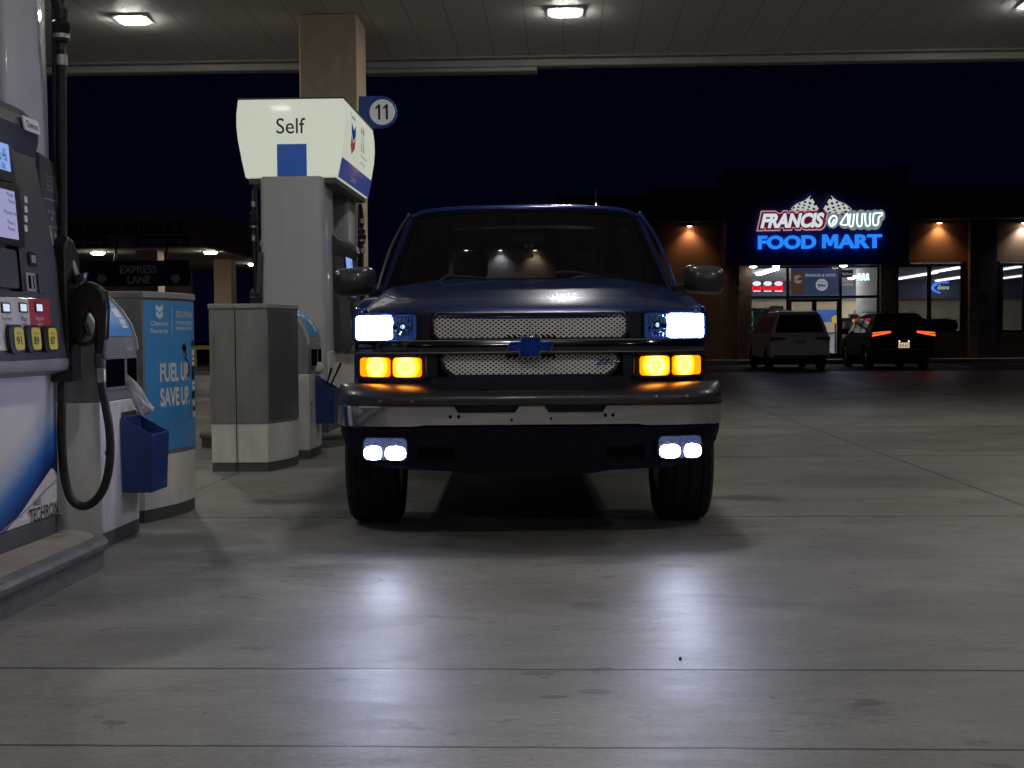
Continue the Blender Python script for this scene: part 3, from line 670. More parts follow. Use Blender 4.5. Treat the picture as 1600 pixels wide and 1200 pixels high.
def make_cabinet(poster):
    t = thing('equipment_cabinet', (-2.49, 7.52, 0) if poster else (-2.42,10.44,0), 'cabinet with a curved sky blue poster reading FUEL UP. SAVE UP.' if poster else 'plain grey and white cabinet with a centre seam beside the truck', 'cabinet', 'cabinets standing between the pumps')
    Wd = .47; n = 10
    arc = [(.0+.115*sin(k/n*pi/2*1.0)+.02*sin(pi*k/n), .66*k/n) for k in range(n+1)]
    def ring(z, o=0): 
        c = (-.2,.33)
        pts = [(-Wd,.66),(-Wd,0)]+arc
        return [Vector((x+(o if x > -.1 else -o if x < -.4 else 0), y+(o if y > .6 else (-o if y < .03 else 0)), z)) for x,y in pts]
    mb = MB(); mb.loft([ring(0,-.004), ring(.075,-.004)]); build('plinth', mb, M['plinth'], t)
    mb = MB(); mb.loft([ring(.0755), ring(.40)]); build('base_cabinet', mb, M['white_p'], t, bev=.003)
    mb = MB(); mb.loft([ring(.4005,.006), ring(1.345,.006)]); build('upper_cabinet', mb, M['grey_p'], t, bev=.003)
    mb = MB(); mb.loft([ring(1.3455,.014), ring(1.385,.014)]); build('top_cap', mb, mat('cap_grey', (.30,.31,.32), .4), t, bev=.004)
    mb = MB(); mb.box(-.262,-.256,-.0085,-.004,.02,1.38); build('seam', mb, M['void'], t)
    mb = MB()
    for x in (-.44,-.02):
        for z in (.45,.90,1.30): mb.lathe((x,-.006,z),(0,-1,0),[(0,.008),(.004,.006)],8)
    for x in (-.45,-.42,-.27,-.06,-.035): mb.lathe((x,-.015,1.365),(0,-1,0),[(0,.009),(.006,.006)],8)
    mb.box(-Wd+.0,-Wd+.03,-.010,-.006,.41,1.34); mb.box(-.04,-.008,-.010,-.006,.41,1.34)
    build('edge_bolts', mb, M['grey_p'], t)
    mb = MB(); mb.box(-Wd-.045,-Wd-.0065,.2,.3,.98,1.12); build('junction_box', mb, M['grey_p'], t, bev=.004)
    L_ = [0]
    for (a,b),(c,d) in zip(arc,arc[1:]): L_.append(L_[-1]+math.hypot(c-a,d-b))
    def cur(s, z, o=0.008):
        s = min(max(s,0),L_[-1]-1e-6); i = max(j for j in range(n+1) if L_[j] <= s); i = min(i,n-1); k = (s-L_[i])/(L_[i+1]-L_[i])
        x = arc[i][0]+(arc[i+1][0]-arc[i][0])*k; y = arc[i][1]+(arc[i+1][1]-arc[i][1])*k
        dx, dy = arc[i+1][0]-arc[i][0], arc[i+1][1]-arc[i][1]; q = math.hypot(dx,dy); return Vector((x+dy/q*o+.0, y-dx/q*o, z))
    mm = M['blue_print'] if poster else mat('blank_dark_panel', (.12,.125,.135), .3, coat=.3, noise=(3,.15))
    mb = MB(); mb.grid(lambda s,z: cur(s,z,.0085), lin(.012,L_[-1]-.012,16), [.42,1.33]); build('poster' if poster else 'curved_door', mb, mm, t)
    if poster:
        mb = MB()
        text(mb, 'FUEL UP.', lambda a,b,c=0: cur(.335+a,.895+b,.011), .37, .115, bold=.035)
        text(mb, 'SAVE UP.', lambda a,b,c=0: cur(.335+a,.745+b,.011), .37, .115, bold=.035)
        text(mb, 'Chevron', lambda a,b,c=0: cur(.155+a,1.195+b,.011), .17, .030, bold=.01); text(mb, 'Rewards', lambda a,b,c=0: cur(.155+a,1.15+b,.011), .17, .030, bold=.01)
        text(mb, 'GET $1 OFF PER GAL', lambda a,b,c=0: cur(.47+a,1.25+b,.011), .27, .045, bold=.02)
        text(mb, 'ON YOUR NEXT THREE FILL UPS', lambda a,b,c=0: cur(.47+a,1.20+b,.011), .27, .022, bold=.02); text(mb, 'DOWNLOAD THE APP TODAY', lambda a,b,c=0: cur(.47+a,1.165+b,.011), .27, .022, bold=.02)
        mb.grid(lambda s,z: cur(s,z,.011), [.285,.290], [1.13,1.30])
        build('lettering', mb, M['white_print'], t, smooth=0)
        mb = MB(); g = lambda a,b,c=0: cur(.155+a,1.27+b,.011)
        poly(mb, g, [(-.035,.04),(-.035,.01),(0,-.01),(.035,.01),(.035,.04),(0,.022)]); poly(mb, g, [(-.035,.0),(-.035,-.03),(0,-.05),(.035,-.03),(.035,.0),(0,-.02)]); build('logo', mb, M['white_print'], t, smooth=0)
        mb = MB()
        for z0,z1 in ((.93,1.03),(.77,.83),(.60,.71)): mb.grid(lambda s,z: cur(s,z,.012), [.58,.645], [z0,z1])
        build('white_labels', mb, M['white_print'], t, smooth=0)
        mb = MB()
        for z0,z1 in ((1.055,1.09),(.84,.925),(.72,.765),(.955,.963),(.985,.993),(.80,.806),(.64,.67)): mb.grid(lambda s,z: cur(s,z,.013), [.585,.64], [z0,z1])
        mb.tube([cur(.44,1.04,.014),cur(.47,1.0,.014),cur(.45,.985,.014),cur(.49,.96,.014),cur(.52,.90,.014),cur(.50,.86,.014)], .004, 6); mb.tube([cur(.425,1.065,.014),cur(.445,1.03,.014)], .014, 6)
        mb.grid(lambda s,z: cur(s,z,.011), [.09,.57], [.582,.586]); mb.grid(lambda s,z: cur(s,z,.011), [.09,.57], [.602,.606])
        build('dark_print', mb, M['black_print'], t, smooth=0)
    return t
make_cabinet(True); make_cabinet(False)

# ============================================================ THE TRUCK  (local: x across, y back from bumper front, z up)
D0 = 6.67; XO = .097
org = Vector((-sin(YAW)*D0+cos(YAW)*XO, cos(YAW)*D0+sin(YAW)*XO, 0))
tr = thing('pickup_truck', org, 'dark blue pickup truck facing the camera with headlights, amber lamps and fog lamps lit', 'pickup truck', None, YAW)
def TX(px, y): return (px-800)*(D0+y)/FPX - XO
def TZ(py, y): return CH+(525.4-py)*(D0+y)/FPX
def tp(n, mb, m, **k): return build(n, mb, m, tr, **k)
def yf(x, z=1.0): return .12+.26*min(1.05,abs(x)/.97)**5 - .04*(1.1-z)
def yb(x, z=.7):
    k = min(1,abs(x)/1.055); return .55*(1-(max(0,1-k**4.5))**(1/4.5))
XS = lambda a: [-a]+[v for v in lin(-a*.995,a*.995,60)]+[a]
# hood + fender tops
def hood(u, v):
    au = abs(u); wd = .945-.02*v; x = wd*u
    y0 = .13+.23*au**4; y1 = 1.56-.10*au**2
    y = y0+(y1-y0)*v
    zcn = 1.236+(.225)*(v**.75)-.012*(1-v)**6
    drop = (.010+.028*min(1,v*1.5)+.02*v)
    z = zcn-drop*au**4+.010*(1/(1+exp((au-.70)*45)))*min(1,v*5) - .032*max(0,au-.93)/.07
    if v < .08: z -= .02*(1-v/.08)**2
    return Vector((x,y,z))
us = [-1,-.985,-.96,-.93]+lin(-.9,.9,48)+[.93,.96,.985,1]; vs = [0,.015,.03,.05,.08]+lin(.12,1,14)
mb = MB(); mb.grid(hood, us, vs); tp('hood', mb, M['paint'], smooth=60, solid=.02)
mb = MB(); mb.grid(lambda u,v: Vector((.90*u, 1.42+.18*v-.10*u*u, 1.435+.005*v-.09*abs(u)**3)), lin(-1,1,16), [0,1]); tp('cowl', mb, M['black'], solid=.02)
# front backing panel (painted fascia)
for sg in (-1,1):
    mb = MB(); mb.loft([[Vector((sg*x,y,z)) for x,y in ((.93,.34),(.955,.37),(.972,.43),(.978,.52),(.978,.62),(.90,.62),(.90,.40))] for z in (.80,.95,1.1,1.2,1.262)]); tp('fender_corner', mb, M['paint'], bev=.01)
mb = MB(); mb.plate(XS(.955), lambda x: .80, lambda x: 1.232-.01*abs(x)**4, lambda x,z: yf(x,z)+.035, .06, 3); tp('front_panel', mb, M['paint_dk'])
# mid bar with bow tie
mb = MB(); mb.plate(XS(.95), lambda x: 1.018, lambda x: 1.080, lambda x,z: yf(x,z)-.045+.35*(z-1.049)**2*20, .09, 4); cbar = tp('centre_bar', mb, M['gloss_dk'], bev=.005)
for z_ in (1.0165,1.0805): mb = MB(); mb.plate(XS(.945), lambda x: z_-.0025, lambda x: z_+.0025, lambda x,z: yf(x,z)-.045, .03, 1); build('trim_line', mb, M['steel'], cbar)
# fascia uprights between lamps and grille, and lower painted strip
for sg in (-1,1):
    xs = sorted(sg*x for x in lin(.528,.595,4)); mb = MB(); mb.plate(xs, lambda x: 1.082, lambda x: 1.226, lambda x,z: yf(x,z)+.0, .04, 3); tp('grille_upright', mb, M['paint_dk'], bev=.004)
    xs = sorted(sg*x for x in lin(.490,.555,4)); mb = MB(); mb.plate(xs, lambda x: .885, lambda x: 1.016, lambda x,z: yf(x,z)+.0, .04, 3); tp('grille_upright', mb, M['paint_dk'], bev=.004)
mb = MB(); mb.plate(XS(.52), lambda x: .80, lambda x: .884, lambda x,z: yf(x,z)-.01, .05, 3); tp('lower_panel', mb, M['paint_dk'], bev=.006)
# expanded metal grilles
def meshgrille(zb, zt, hw_b, hw_t, name):
    fr = MB(); mb = MB(); cw, chh = .0300, .0212; nr = int(round((zt-zb)/(chh/2))); hh = (zt-zb)/nr
    def inside(x, z):
        k = (z-zb)/(zt-zb); hw = hw_b+(hw_t-hw_b)*k; 
        if abs(x) > hw: return False
        r = .035; cx = abs(x)-(hw-r)
        if cx > 0:
            if z > zt-r and math.hypot(cx, z-(zt-r)) > r: return False
            if z < zb+r and math.hypot(cx, (zb+r)-z) > r: return False
        return True
    nx = int(hw_t/(cw/2))+1
    for j in range(nr):
        for i in range(-nx, nx):
            if (i+j)%2: a, b = (i,j), (i+1,j+1)
            else: a, b = (i,j+1), (i+1,j)
            p = Vector((a[0]*cw/2, 0, zb+a[1]*hh)); q_ = Vector((b[0]*cw/2, 0, zb+b[1]*hh))
            if not inside((p.x+q_.x)/2,(p.z+q_.z)/2): continue
            if abs((p.x+q_.x)/2) < .135 and ((zb > 1.05 and p.z < 1.10) or (zb < 1.0 and p.z > .985)): continue
            p.y = yf(p.x,p.z)+.018; q_.y = yf(q_.x,q_.z)+.018
            d = (q_-p).normalized(); n_ = Vector((0,-1,.75)).normalized(); s_ = d.cross(n_).normalized()
            mb.obox((p+q_)/2, d, s_, n_, (q_-p).length/2+.0015, .0038, .0022)
    tp(name, mb, M['mesh_al'], smooth=0)
    # rim
    def rim(k):
        pts = []
        for s1 in (1,-1):
            for z in (lin(zb+.03,zt-.03,3) if s1 > 0 else lin(zt-.03,zb+.03,3)):
                kk_ = (z-zb)/(zt-zb); x = s1*(hw_b+(hw_t-hw_b)*kk_+.004); pts.append(Vector((x, yf(x,z)+.004, z)))
            top = s1 > 0; z = (zt+.003) if top else (zb-.003); w = (hw_t if top else hw_b)-.03
            for x in (lin(w,-w,24) if top else lin(-w,w,24)): pts.append(Vector((x, yf(x,z)+.004, z)))
        return pts
    R_ = rim(0); mb = MB(); mb.tube(R_+[R_[0]], .010, 6, False); tp('grille_rim', mb, M['paint_dk'])
meshgrille(1.086,1.218,.512,.520,'grille_mesh')
meshgrille(.892,1.010,.435,.484,'grille_mesh')
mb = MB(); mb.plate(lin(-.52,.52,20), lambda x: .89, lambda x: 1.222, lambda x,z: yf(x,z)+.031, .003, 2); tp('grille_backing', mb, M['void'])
# bow tie emblem
bt_ = [(-.130,-.028),(-.108,.026),(-.052,.026),(-.052,.055),(.058,.055),(.058,.026),(.130,.026),(.108,-.028),(.052,-.028),(.052,-.058),(-.058,-.058),(-.058,-.028)]
f = lambda a,b,c=0: Vector((a, yf(0)-.055-c, 1.047+b))
mb = MB(); poly(mb, f, bt_, .018); em = tp('emblem', mb, M['chrome'], bev=.004)
mb = MB(); poly(mb, lambda a,b,c=0: Vector((a*.93, yf(0)-.0735-c, 1.047+b*.88)), bt_, .006); build('emblem_face', mb, M['bow_blue'], em, bev=.002)
mb = MB(); text(mb, 'Z71', lambda a,b,c=0: Vector((TX(945,.1)+a, yf(.36)-.004, TZ(567,.1)+b)), .10, .03, bold=.03, shear=.3); tp('badge', mb, mat('badge_blue', (.02,.08,.35), .3, metal=.5), smooth=0)
# lamps
def lampbox(name, px0, px1, py0, py1, m, off, sh=0, n=8, th=.01, tilt=0, fn=tp):
    def onf(px):
        x = TX(px,.12)
        for _ in range(8): x = TX(px, yf(x)+off)
        return x
    x0, x1 = onf(px0), onf(px1); z0, z1 = TZ(py1,.12), TZ(py0,.12); r = .018; mb = MB()
    def k(x):
        e = min(x-x0, x1-x); return 0 if e >= r else r-sqrt(max(0,r*r-(r-e)**2))
    xs = sorted(set([x0,x0+.002,x0+.006,x0+.012,x0+r]+lin(x0+r,x1-r,n)+[x1-.012,x1-.006,x1-.002,x1]))
    mb.plate(xs, lambda x: z0+k(x), lambda x: z1-k(x), lambda x,z: yf(x,z)+off, th, 3); return mb
for sg, (a, b, c) in ((-1,(553,613,651)),(1,(1043,1104,1008))):
    lo, hi = min(a,c), max(b,c)
    hl = tp('headlight', lampbox('', lo-3, hi+3, 487, 532, None, .006, th=.03), M['black'])
    rf = build('reflector', lampbox('', lo, hi, 490, 530, None, -.003, th=.006), M['refl'], hl)
    br = (557,611) if sg < 0 else (1045,1100)
    build('bulb', lampbox('', br[0], br[1], 491, 529, None, -.013, th=.008), M['hl'], hl)
    bc = 631 if sg < 0 else 1026
    xx = TX(bc,.2); zz = TZ(509,.13); yy_ = yf(xx)-.004
    mb = MB(); mb.lathe((xx,yy_,zz),(0,-1,0),[(.0,.050),(.010,.052),(.010,.047),(.002,.034),(-.001,.016)],24); build('reflector_bowl', mb, M['bowl'], hl)
    mb = MB(); mb.lathe((xx,yy_-.004,zz),(0,-1,0),[(0,.012),(.008,.010),(.010,.002)],12); build('high_beam_bulb', mb, emit('dim_bulb', (.5,.7,1), 1.2), hl)
    mb = MB()
    for k in range(7): xk = TX(lo+ (60+k*5.6 if sg < 0 else 4+k*5.6), .2); mb.tube([(xk,yf(xk)-.019,TZ(493,.13)),(xk,yf(xk)-.019,TZ(527,.13))],.0022,5)
    build('lens_ribs', mb, M['bowl'], hl)
    build('lens', lampbox('', lo, hi, 489, 531, None, -.026, th=.006), M['lens'], hl)
    tsx = (561,661) if sg < 0 else (998,1097)
    ts = tp('turn_signal', lampbox('', tsx[0]-5, tsx[1]+5, 552, 592, None, .010, th=.02), M['black'])
    cs = [(tsx[0]+26,572),(tsx[0]+74,572)]; z_ = TZ(572,.12)
    am = amber_mat('amber_lamp', [(TX(q[0],.2), yf(TX(q[0],.2))+.0, z_) for q in cs], .082)
    gp = (tsx[0]+tsx[1])/2+1
    for u0, u1 in ((tsx[0]+2, gp-2), (gp+2, tsx[1]-2)): build('bulb', lampbox('', u0, u1, 558, 588, None, .001, th=.006), am, ts)
    build('lens', lampbox('', tsx[0], tsx[1], 555, 590, None, -.008, th=.004), glass('amber_lens', (1,.75,.35), .05), ts)
# bumper cap, chrome bumper, air dam
def capt(x): return .812+.038*min(1,max(0,(abs(x)-.48)/.09))
mb = MB(); mb.plate(XS(1.04), lambda x: .742, capt, lambda x,z: yb(x)+.02+.10*max(0,(z-.77)/.08)**2, .12, 7); tp('bumper_cap', mb, M['bump_cap'], smooth=50)
def chb(x):
    a = abs(x)
    return .630+.008*(1-min(1,max(0,(a-.56)/.05)))
def cht(x):
    t_ = .735
    for a, b in ((TX(709,0),TX(811,0)),(TX(850,0),TX(948,0))):
        if a < x < b: e = min(x-a, b-x); t_ = .735-.034*min(1, e/.022)
    return t_
xs = sorted(set([round(v,4) for v in XS(1.055)]+[round(TX(p,0)+d,4) for p in (709,811,850,948) for d in (-.001,.0,.022,-.022)]+[1.0,1.015,1.03,1.04,1.05,-1.0,-1.015,-1.03,-1.04,-1.05]))
mb = MB(); mb.plate(xs, chb, cht, lambda x,z: yb(x)+.14*(.735-z)+.8*(z-.70)**2, .05, 6); cb = tp('chrome_bumper', mb, M['chrome'], smooth=50)
mb = MB(); mb.plate(xs, lambda x: cht(x)-.004, lambda x: cht(x)+.003, lambda x,z: yb(x)-.004, .03, 1); build('edge_highlight_lip', mb, M['chrome'], cb)  # thin plate added as the bright highlight line along the top edge
mb = MB()
for px, py in ((703,651),(716,651),(946,650),(958,650),(799,657),(861,655)):
    x = TX(px,0); mb.lathe((x, yb(x)+.002, TZ(py,0)), (0,-1,0), [(0,.006 if 780<px<880 else .009),(.004,.005 if 780<px<880 else .008)], 12)
build('bolt', mb, M['void'], cb)
mb = MB()
for px, py in ((592,626),(643,626),(1027,622),(1077,622)):
    x = TX(px,0); mb.lathe((x, yb(x)+.018, TZ(py,0)), (0,-1,0), [(0,.008),(.006,.006),(.006,.001)], 10)
tp('cap_bolt', mb, M['steel'])
mb = MB(); mb.plate(XS(1.0), lambda x: .70, lambda x: .80, lambda x,z: yb(x)+.07, .05, 1); tp('bumper_gap', mb, M['paint_dk'])
def dam(x):
    a = abs(x); return lerp_tab([(0,.372),(.30,.372),(.42,.392),(.70,.402),(.85,.425),(.95,.475),(.99,.52),(1.04,.60)], a)
mb = MB(); mb.plate(XS(1.04), dam, lambda x: .626-.006*(abs(x)>.56), lambda x,z: yb(x*1.01)+.035+.10*(.62-z), .05, 6); ad = tp('air_dam', mb, mat('dark_valance', (.0015,.002,.009), .55, spec=.2), smooth=50)
for sg in (-1,1):
    mb = MB(); a, b = sorted((sg*.40,sg*.60)); mb.plate(lin(a,b,4), lambda x: .455, lambda x: .60, lambda x,z: yb(x)+.045, .004, 1); build('tow_opening', mb, M['void'], ad)
    px0, px1 = (569,641) if sg < 0 else (1021,1093)
    x0, x1 = TX(px0,.22), TX(px1,.22); z0, z1 = .448,.575
    def fy(x,z): return yb(x)+.03
    def rr(x0,x1,z0,z1,r,off,th):
        mb = MB()
        def k(x): e = min(x-x0, x1-x); return 0 if e >= r else r-sqrt(max(0,r*r-(r-e)**2))
        xs_ = sorted(set([x0,x0+.003,x0+.008,x0+.015,x0+r]+lin(x0+r,x1-r,6)+[x1-r,x1-.015,x1-.008,x1-.003,x1]))
        mb.plate(xs_, lambda x: z0+k(x), lambda x: z1-k(x), lambda x,z: fy(x,z)+off, th, 2); return mb
    fg = tp('fog_light', rr(x0,x1,z0,z1,.03,.0,.06), M['black'])
    build('reflector', rr(x0+.008,x1-.008,z0+.006,z1-.006,.026,-.004,.005), mat('fog_reflector', (.5,.55,.7), .2, metal=1, bump=(40,.6), emis=(.3,.45,1), est=.10), fg)
    for c_ in (x0+.27*(x1-x0), x0+.73*(x1-x0)):
        mb = MB(); zq = z0+.044
        rings = [[Vector((c_+.056*k*math.copysign(abs(cos(a))**.6,cos(a)), fy(c_,0)-h, zq+.036*k*math.copysign(abs(sin(a))**.75,sin(a))-.002)) for a in lin(0,2*pi,24)[:-1]] for k,h in ((1,.006),(.95,.012),(.5,.016),(.05,.017))]
        mb.loft(rings); build('bulb', mb, M['fog'], fg)
    build('lens', rr(x0+.004,x1-.004,z0+.004,z1-.004,.028,-.024,.004), M['lens'], fg)
# body sides with wheel arches
def side_poly(x_out):
    pts = [(.58,.52),(.56,.72),(.55,1.0),(.57,1.19),(.66,1.28),(1.1,1.345),(1.5,1.36),(1.9,1.40),(3.95,1.42),(3.96,1.40),(5.85,1.40),(5.87,1.2),(5.86,.62),(5.2,.50)]
    for cy2 in (4.70,.99):
        r = .47; pts += [(cy2+r*cos(a), max(.45,.42+r*sin(a))) for a in lin(0,pi,14)]
    return pts
for sg in (-1,1):
    P_ = side_poly(0); mb = MB(); mb.prism([(sg*.88,y,z) for y,z in P_], (sg*.105,0,0)); tp('body_side', mb, M['paint'], bev=.05, smooth=40)
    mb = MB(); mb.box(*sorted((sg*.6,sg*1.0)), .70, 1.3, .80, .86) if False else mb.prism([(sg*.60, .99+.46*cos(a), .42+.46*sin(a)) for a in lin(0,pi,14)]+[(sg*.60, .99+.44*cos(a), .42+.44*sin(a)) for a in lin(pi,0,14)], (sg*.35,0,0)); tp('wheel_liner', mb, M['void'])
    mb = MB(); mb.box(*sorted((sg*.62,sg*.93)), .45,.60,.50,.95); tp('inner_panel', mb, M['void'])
    # door glass, pillars
    def xg(z): return .93-.13*(z-1.40)/.60
    def gp_(y,z,o=0): return Vector((sg*(xg(z)+o), y, z))
    mb = MB(); mb.add([gp_(1.75,1.42),gp_(3.85,1.42),gp_(3.75,1.90),gp_(2.45,1.90)],[(0,1,2,3)]); tp('side_window', mb, M['tint'])
    for (a, b, w) in (((1.50,1.375),(2.33,1.925),.024),((2.95,1.40),(2.95,1.95),.030),((3.98,1.40),(3.86,1.96),.05)):
        A1 = Vector((sg*.925, a[0], a[1])); B1 = Vector((sg*(.795 if b[1] > 1.9 else .8), b[0], b[1]))
        if a[0] < 2: A1.x = sg*.915
        mb = MB(); d = (B1-A1).normalized(); mb.obox((A1+B1)/2, d, Vector((sg,0,0)), Vector((0,1,0)), (B1-A1).length/2, w, w*1.3); tp('pillar', mb, M['pillar'], bev=.012)
    mb = MB(); mb.tube(spline([(sg*.952,1.50,1.40),(sg*.90,1.92,1.70),(sg*.822,2.30,1.925),(sg*.812,2.5,1.965),(sg*.812,3.7,1.97)],6), .012, 8); tp('drip_rail', mb, M['chrome'] if sg < 0 else M['paint'])  # left rail alone in chrome: a highlight put into the material
    # mirrors
    mb = MB(); xa, xb = (TX(523,1.9),TX(588,1.9)) if sg < 0 else (TX(1069,1.9),TX(1131,1.9)); za, zb_ = TZ(461,1.9), TZ(417,1.9)
    cxm, czm, hw_, hh_ = (xa+xb)/2, (za+zb_)/2, abs(xb-xa)/2, (zb_-za)/2
    def mr(k, y): return [Vector((cxm+a*(k)+.0, y, czm+b*k+.01*(a/hw_)*(-sg))) for a,b in rrect(hw_,hh_,.055,4)]
    mb.loft([mr(.55,1.76), mr(.80,1.78), mr(.94,1.82), mr(1.0,1.88), mr(1.0,1.95)]); mi = tp('side_mirror', mb, mat('mirror_shell', (.04,.042,.05), .33, coat=.3), smooth=60)
    mb = MB(); mb.loft([mr(.92,1.951), mr(.90,1.955)]); build('mirror_glass', mb, M['chrome'], mi)
    mb = MB(); mb.obox(Vector((sg*.985,1.88,czm-.055)), Vector((1,0,0)), Vector((0,1,0)), Vector((0,0,1)), .075,.05,.028); build('arm', mb, M['black'], mi, bev=.015)
    # door lines, handle
    mb = MB()
    for y in (1.62,2.95,3.98): mb.box(*sorted((sg*.984,sg*.9865)), y, y+.008, .55, 1.38)
    tp('door_seam', mb, M['void'])
    mb = MB(); mb.box(*sorted((sg*.986,sg*1.01)), 2.72, 2.88, 1.16, 1.20); tp('door_handle', mb, M['black'], bev=.008)
# windshield, roof, back window
def wsf(u, v):
    wb, wt = .898, .772; wd = wb+(wt-wb)*v
    y = 1.52+.10*(1-abs(u)**2)*0+.80*v-.10*(1-u*u)*(1-.4*v); zt_ = 1.975+.0*v
    z = (1.405+.02*(1-u*u))+(1.945-1.405)*v+.02*(1-u*u)*v; return Vector((wd*u, y, z))
mb = MB(); mb.grid(wsf, lin(-1,1,20), lin(0,1,8)); tp('windshield', mb, M['ws'])
mb = MB()
for u0, u1, v0, v1 in ((-1.0,-.955,0,1),(.955,1.0,0,1),(-1,1,.955,1.0),(-1,1,0,.035)):
    mb.grid(lambda u,v: wsf(u,v)+Vector((0,-.003,.003)), lin(u0,u1,16), lin(v0,v1,8))
for sg in (-1,1):
    mb.add([wsf(sg*.96,.03),wsf(sg*.78,.03),wsf(sg*.84,.055),wsf(sg*.90,.10),wsf(sg*.94,.17),wsf(sg*.96,.28)],[(0,1,2,3,4,5)])
    for v in mb.v[-6:]: v += Vector((0,-.004,.004))
tp('windshield_trim', mb, M['void'])
def roof(u, v):
    y = 2.30-.04*(1-u*u)+v*1.62; w_ = .80; z = 1.962+.050*(1-u**4)*(1-(2*v-1)**4*.25)+.035*(min(1,v*4))**.5-.02*max(0,v-.85)/.15
    return Vector((w_*u, y, z-.022*max(0,abs(u)-.9)/.1))
mb = MB(); mb.grid(roof, [-1,-.97,-.93]+lin(-.88,.88,20)+[.93,.97,1], lin(0,1,14)); tp('roof', mb, M['paint'], smooth=60, solid=.03)
mb = MB(); mb.add([(-.70,3.93,1.50),(.70,3.93,1.50),(.66,3.88,1.93),(-.66,3.88,1.93)],[(0,1,2,3)]); tp('rear_window', mb, M['tint'])
mb = MB(); mb.box(-.92,.92,3.92,3.97,.55,1.50); mb.box(-.92,-.66,3.90,3.955,1.40,1.95); mb.box(.66,.92,3.90,3.955,1.40,1.95); mb.box(-.8,.8,3.88,3.94,1.93,1.975); tp('cab_back', mb, M['paint'])
mb = MB(); mb.box(-.90,.90,4.02,5.8,.75,.80); mb.box(-.90,.90,4.0,4.05,.75,1.38); tp('bed_floor', mb, M['black'])
mb = MB(); mb.box(-.92,.92,5.82,5.87,.62,1.39); tp('tailgate', mb, M['paint'], bev=.02)
mb = MB(); mb.box(-.90,.90,5.88,6.02,.52,.68); tp('rear_bumper', mb, M['chrome'], bev=.03)
# inside the cab
mb = MB(); mb.box(-.85,.85,1.62,2.0,1.15,1.38); tp('dashboard', mb, M['seat'], bev=.05)
for x in (-.40,.40):
    mb = MB(); mb.box(x-.25,x+.25,2.75,2.95,.9,1.52); s_ = tp('seat', mb, M['seat'], bev=.06)
    mb = MB(); mb.box(x-.13,x+.13,2.80,2.92,1.53,1.73); build('headrest', mb, M['seat'], s_, bev=.05)
mb = MB(); mb.tube([Vector((.40+.19*cos(a), 2.25+.05*sin(a), 1.33+.18*sin(a))) for a in lin(0,2*pi,24)], .014, 8, False); mb.box(.3,.5,2.22,2.28,1.29,1.36); tp('steering_wheel', mb, M['black'])
mb = MB(); x = TX(828,2.2); z = TZ(372,2.2); mb.box(x-.13,x+.13,2.30,2.33,z-.035,z+.035); rv = tp('rearview_mirror', mb, M['black'], bev=.012)
mb = MB(); mb.tube([(x+.005,2.34,z-.03),(x+.005,2.34,z-.14)],.002,5); 
for dx, dz in ((-.02,-.05),(.02,-.05),(-.02,-.12),(.02,-.12)): mb.lathe((x+dx,2.31,z+dz),(0,-1,0),[(0,.014),(.008,.014)],10)
build('hanging_charm', mb, M['grey_print'], rv)
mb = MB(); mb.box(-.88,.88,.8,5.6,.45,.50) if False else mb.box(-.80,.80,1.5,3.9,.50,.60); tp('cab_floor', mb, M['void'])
# wipers
for pts in (((688,442),(700,433),(730,434),(775,438)),((868,430),(880,428),(905,429),(940,436))):
    mb = MB(); mb.tube([Vector((TX(a,1.48), 1.42+.05*i/3, TZ(b,1.48)+.004)) for i,(a,b) in enumerate(pts)], [.012,.014,.010,.006], 8)
    a, b = pts[-1]; x1_ = TX(a,1.48); mb.tube([Vector((TX(pts[1][0],1.48)-.1,1.47,1.435)), Vector((x1_+.15,1.475,1.425))], .006, 6); tp('wiper', mb, M['black'])
# antenna on roof
xa = TX(933,2.9); mb = MB(); mb.lathe((xa,2.9,2.043),(0,0,1),[(0,.03),(.02,.026),(.035,.012),(.05,.004)],14); an = tp('antenna_base', mb, M['chrome'])
mb = MB(); mb.tube([(xa,2.9,2.08),(xa-.004,2.9,2.185)], .0035, 6); build('antenna_whip', mb, M['black'], an)
# wheels, axle, frame
tread = mat('tyre_tread', (.008,.008,.009), .75, noise=(20,.4)); n, l = nodes(tread); b = n['Principled BSDF']
tcn = n.new('ShaderNodeTexCoord'); wv = n.new('ShaderNodeTexVoronoi'); wv.inputs['Scale'].default_value = 26; mpn = n.new('ShaderNodeMapping'); mpn.inputs['Scale'].default_value = (1.6,1,1)
l.new(tcn.outputs['Object'], mpn.inputs[0]); l.new(mpn.outputs[0], wv.inputs[0]); bp = n.new('ShaderNodeBump'); bp.inputs['Strength'].default_value = .7; bp.inputs['Distance'].default_value = .006
l.new(wv.outputs[0], bp.inputs['Height']); l.new(bp.outputs[0], b.inputs['Normal'])
def wheel(x, y, sg, par, R=.405, w=.30, fn=None):
    mb = MB(); h = w/2; p = [(-h,R*.62),(-h*1.04,R*.78),(-h,R*.92),(-h*.86,R*.985),(-h*.6,R*.995),(-h*.56,R*.975),(-h*.5,R*.975),(-h*.46,R),(-.012,R),(-.01,R*.975),(.01,R*.975),(.012,R),(h*.46,R),(h*.5,R*.975),(h*.56,R*.975),(h*.6,R*.995),(h*.86,R*.985),(h,R*.92),(h*1.04,R*.78),(h,R*.62)]
    mb.lathe((x,y,R), (1,0,0), p, 48, True); wh = build('wheel', mb, tread, par)
    mb = MB(); rr_ = [(-h*.9*sg,R*.62),(-h*.2*sg,R*.60),(h*.55*sg,R*.58),(h*.85*sg,R*.62),(h*.9*sg,R*.60),(h*.5*sg,R*.5),(h*.6*sg,R*.22),(h*.7*sg,R*.2),(h*.75*sg,.01)]
    mb.lathe((x,y,R),(1,0,0), rr_, 32); build('rim', mb, M['steel'], wh); return wh
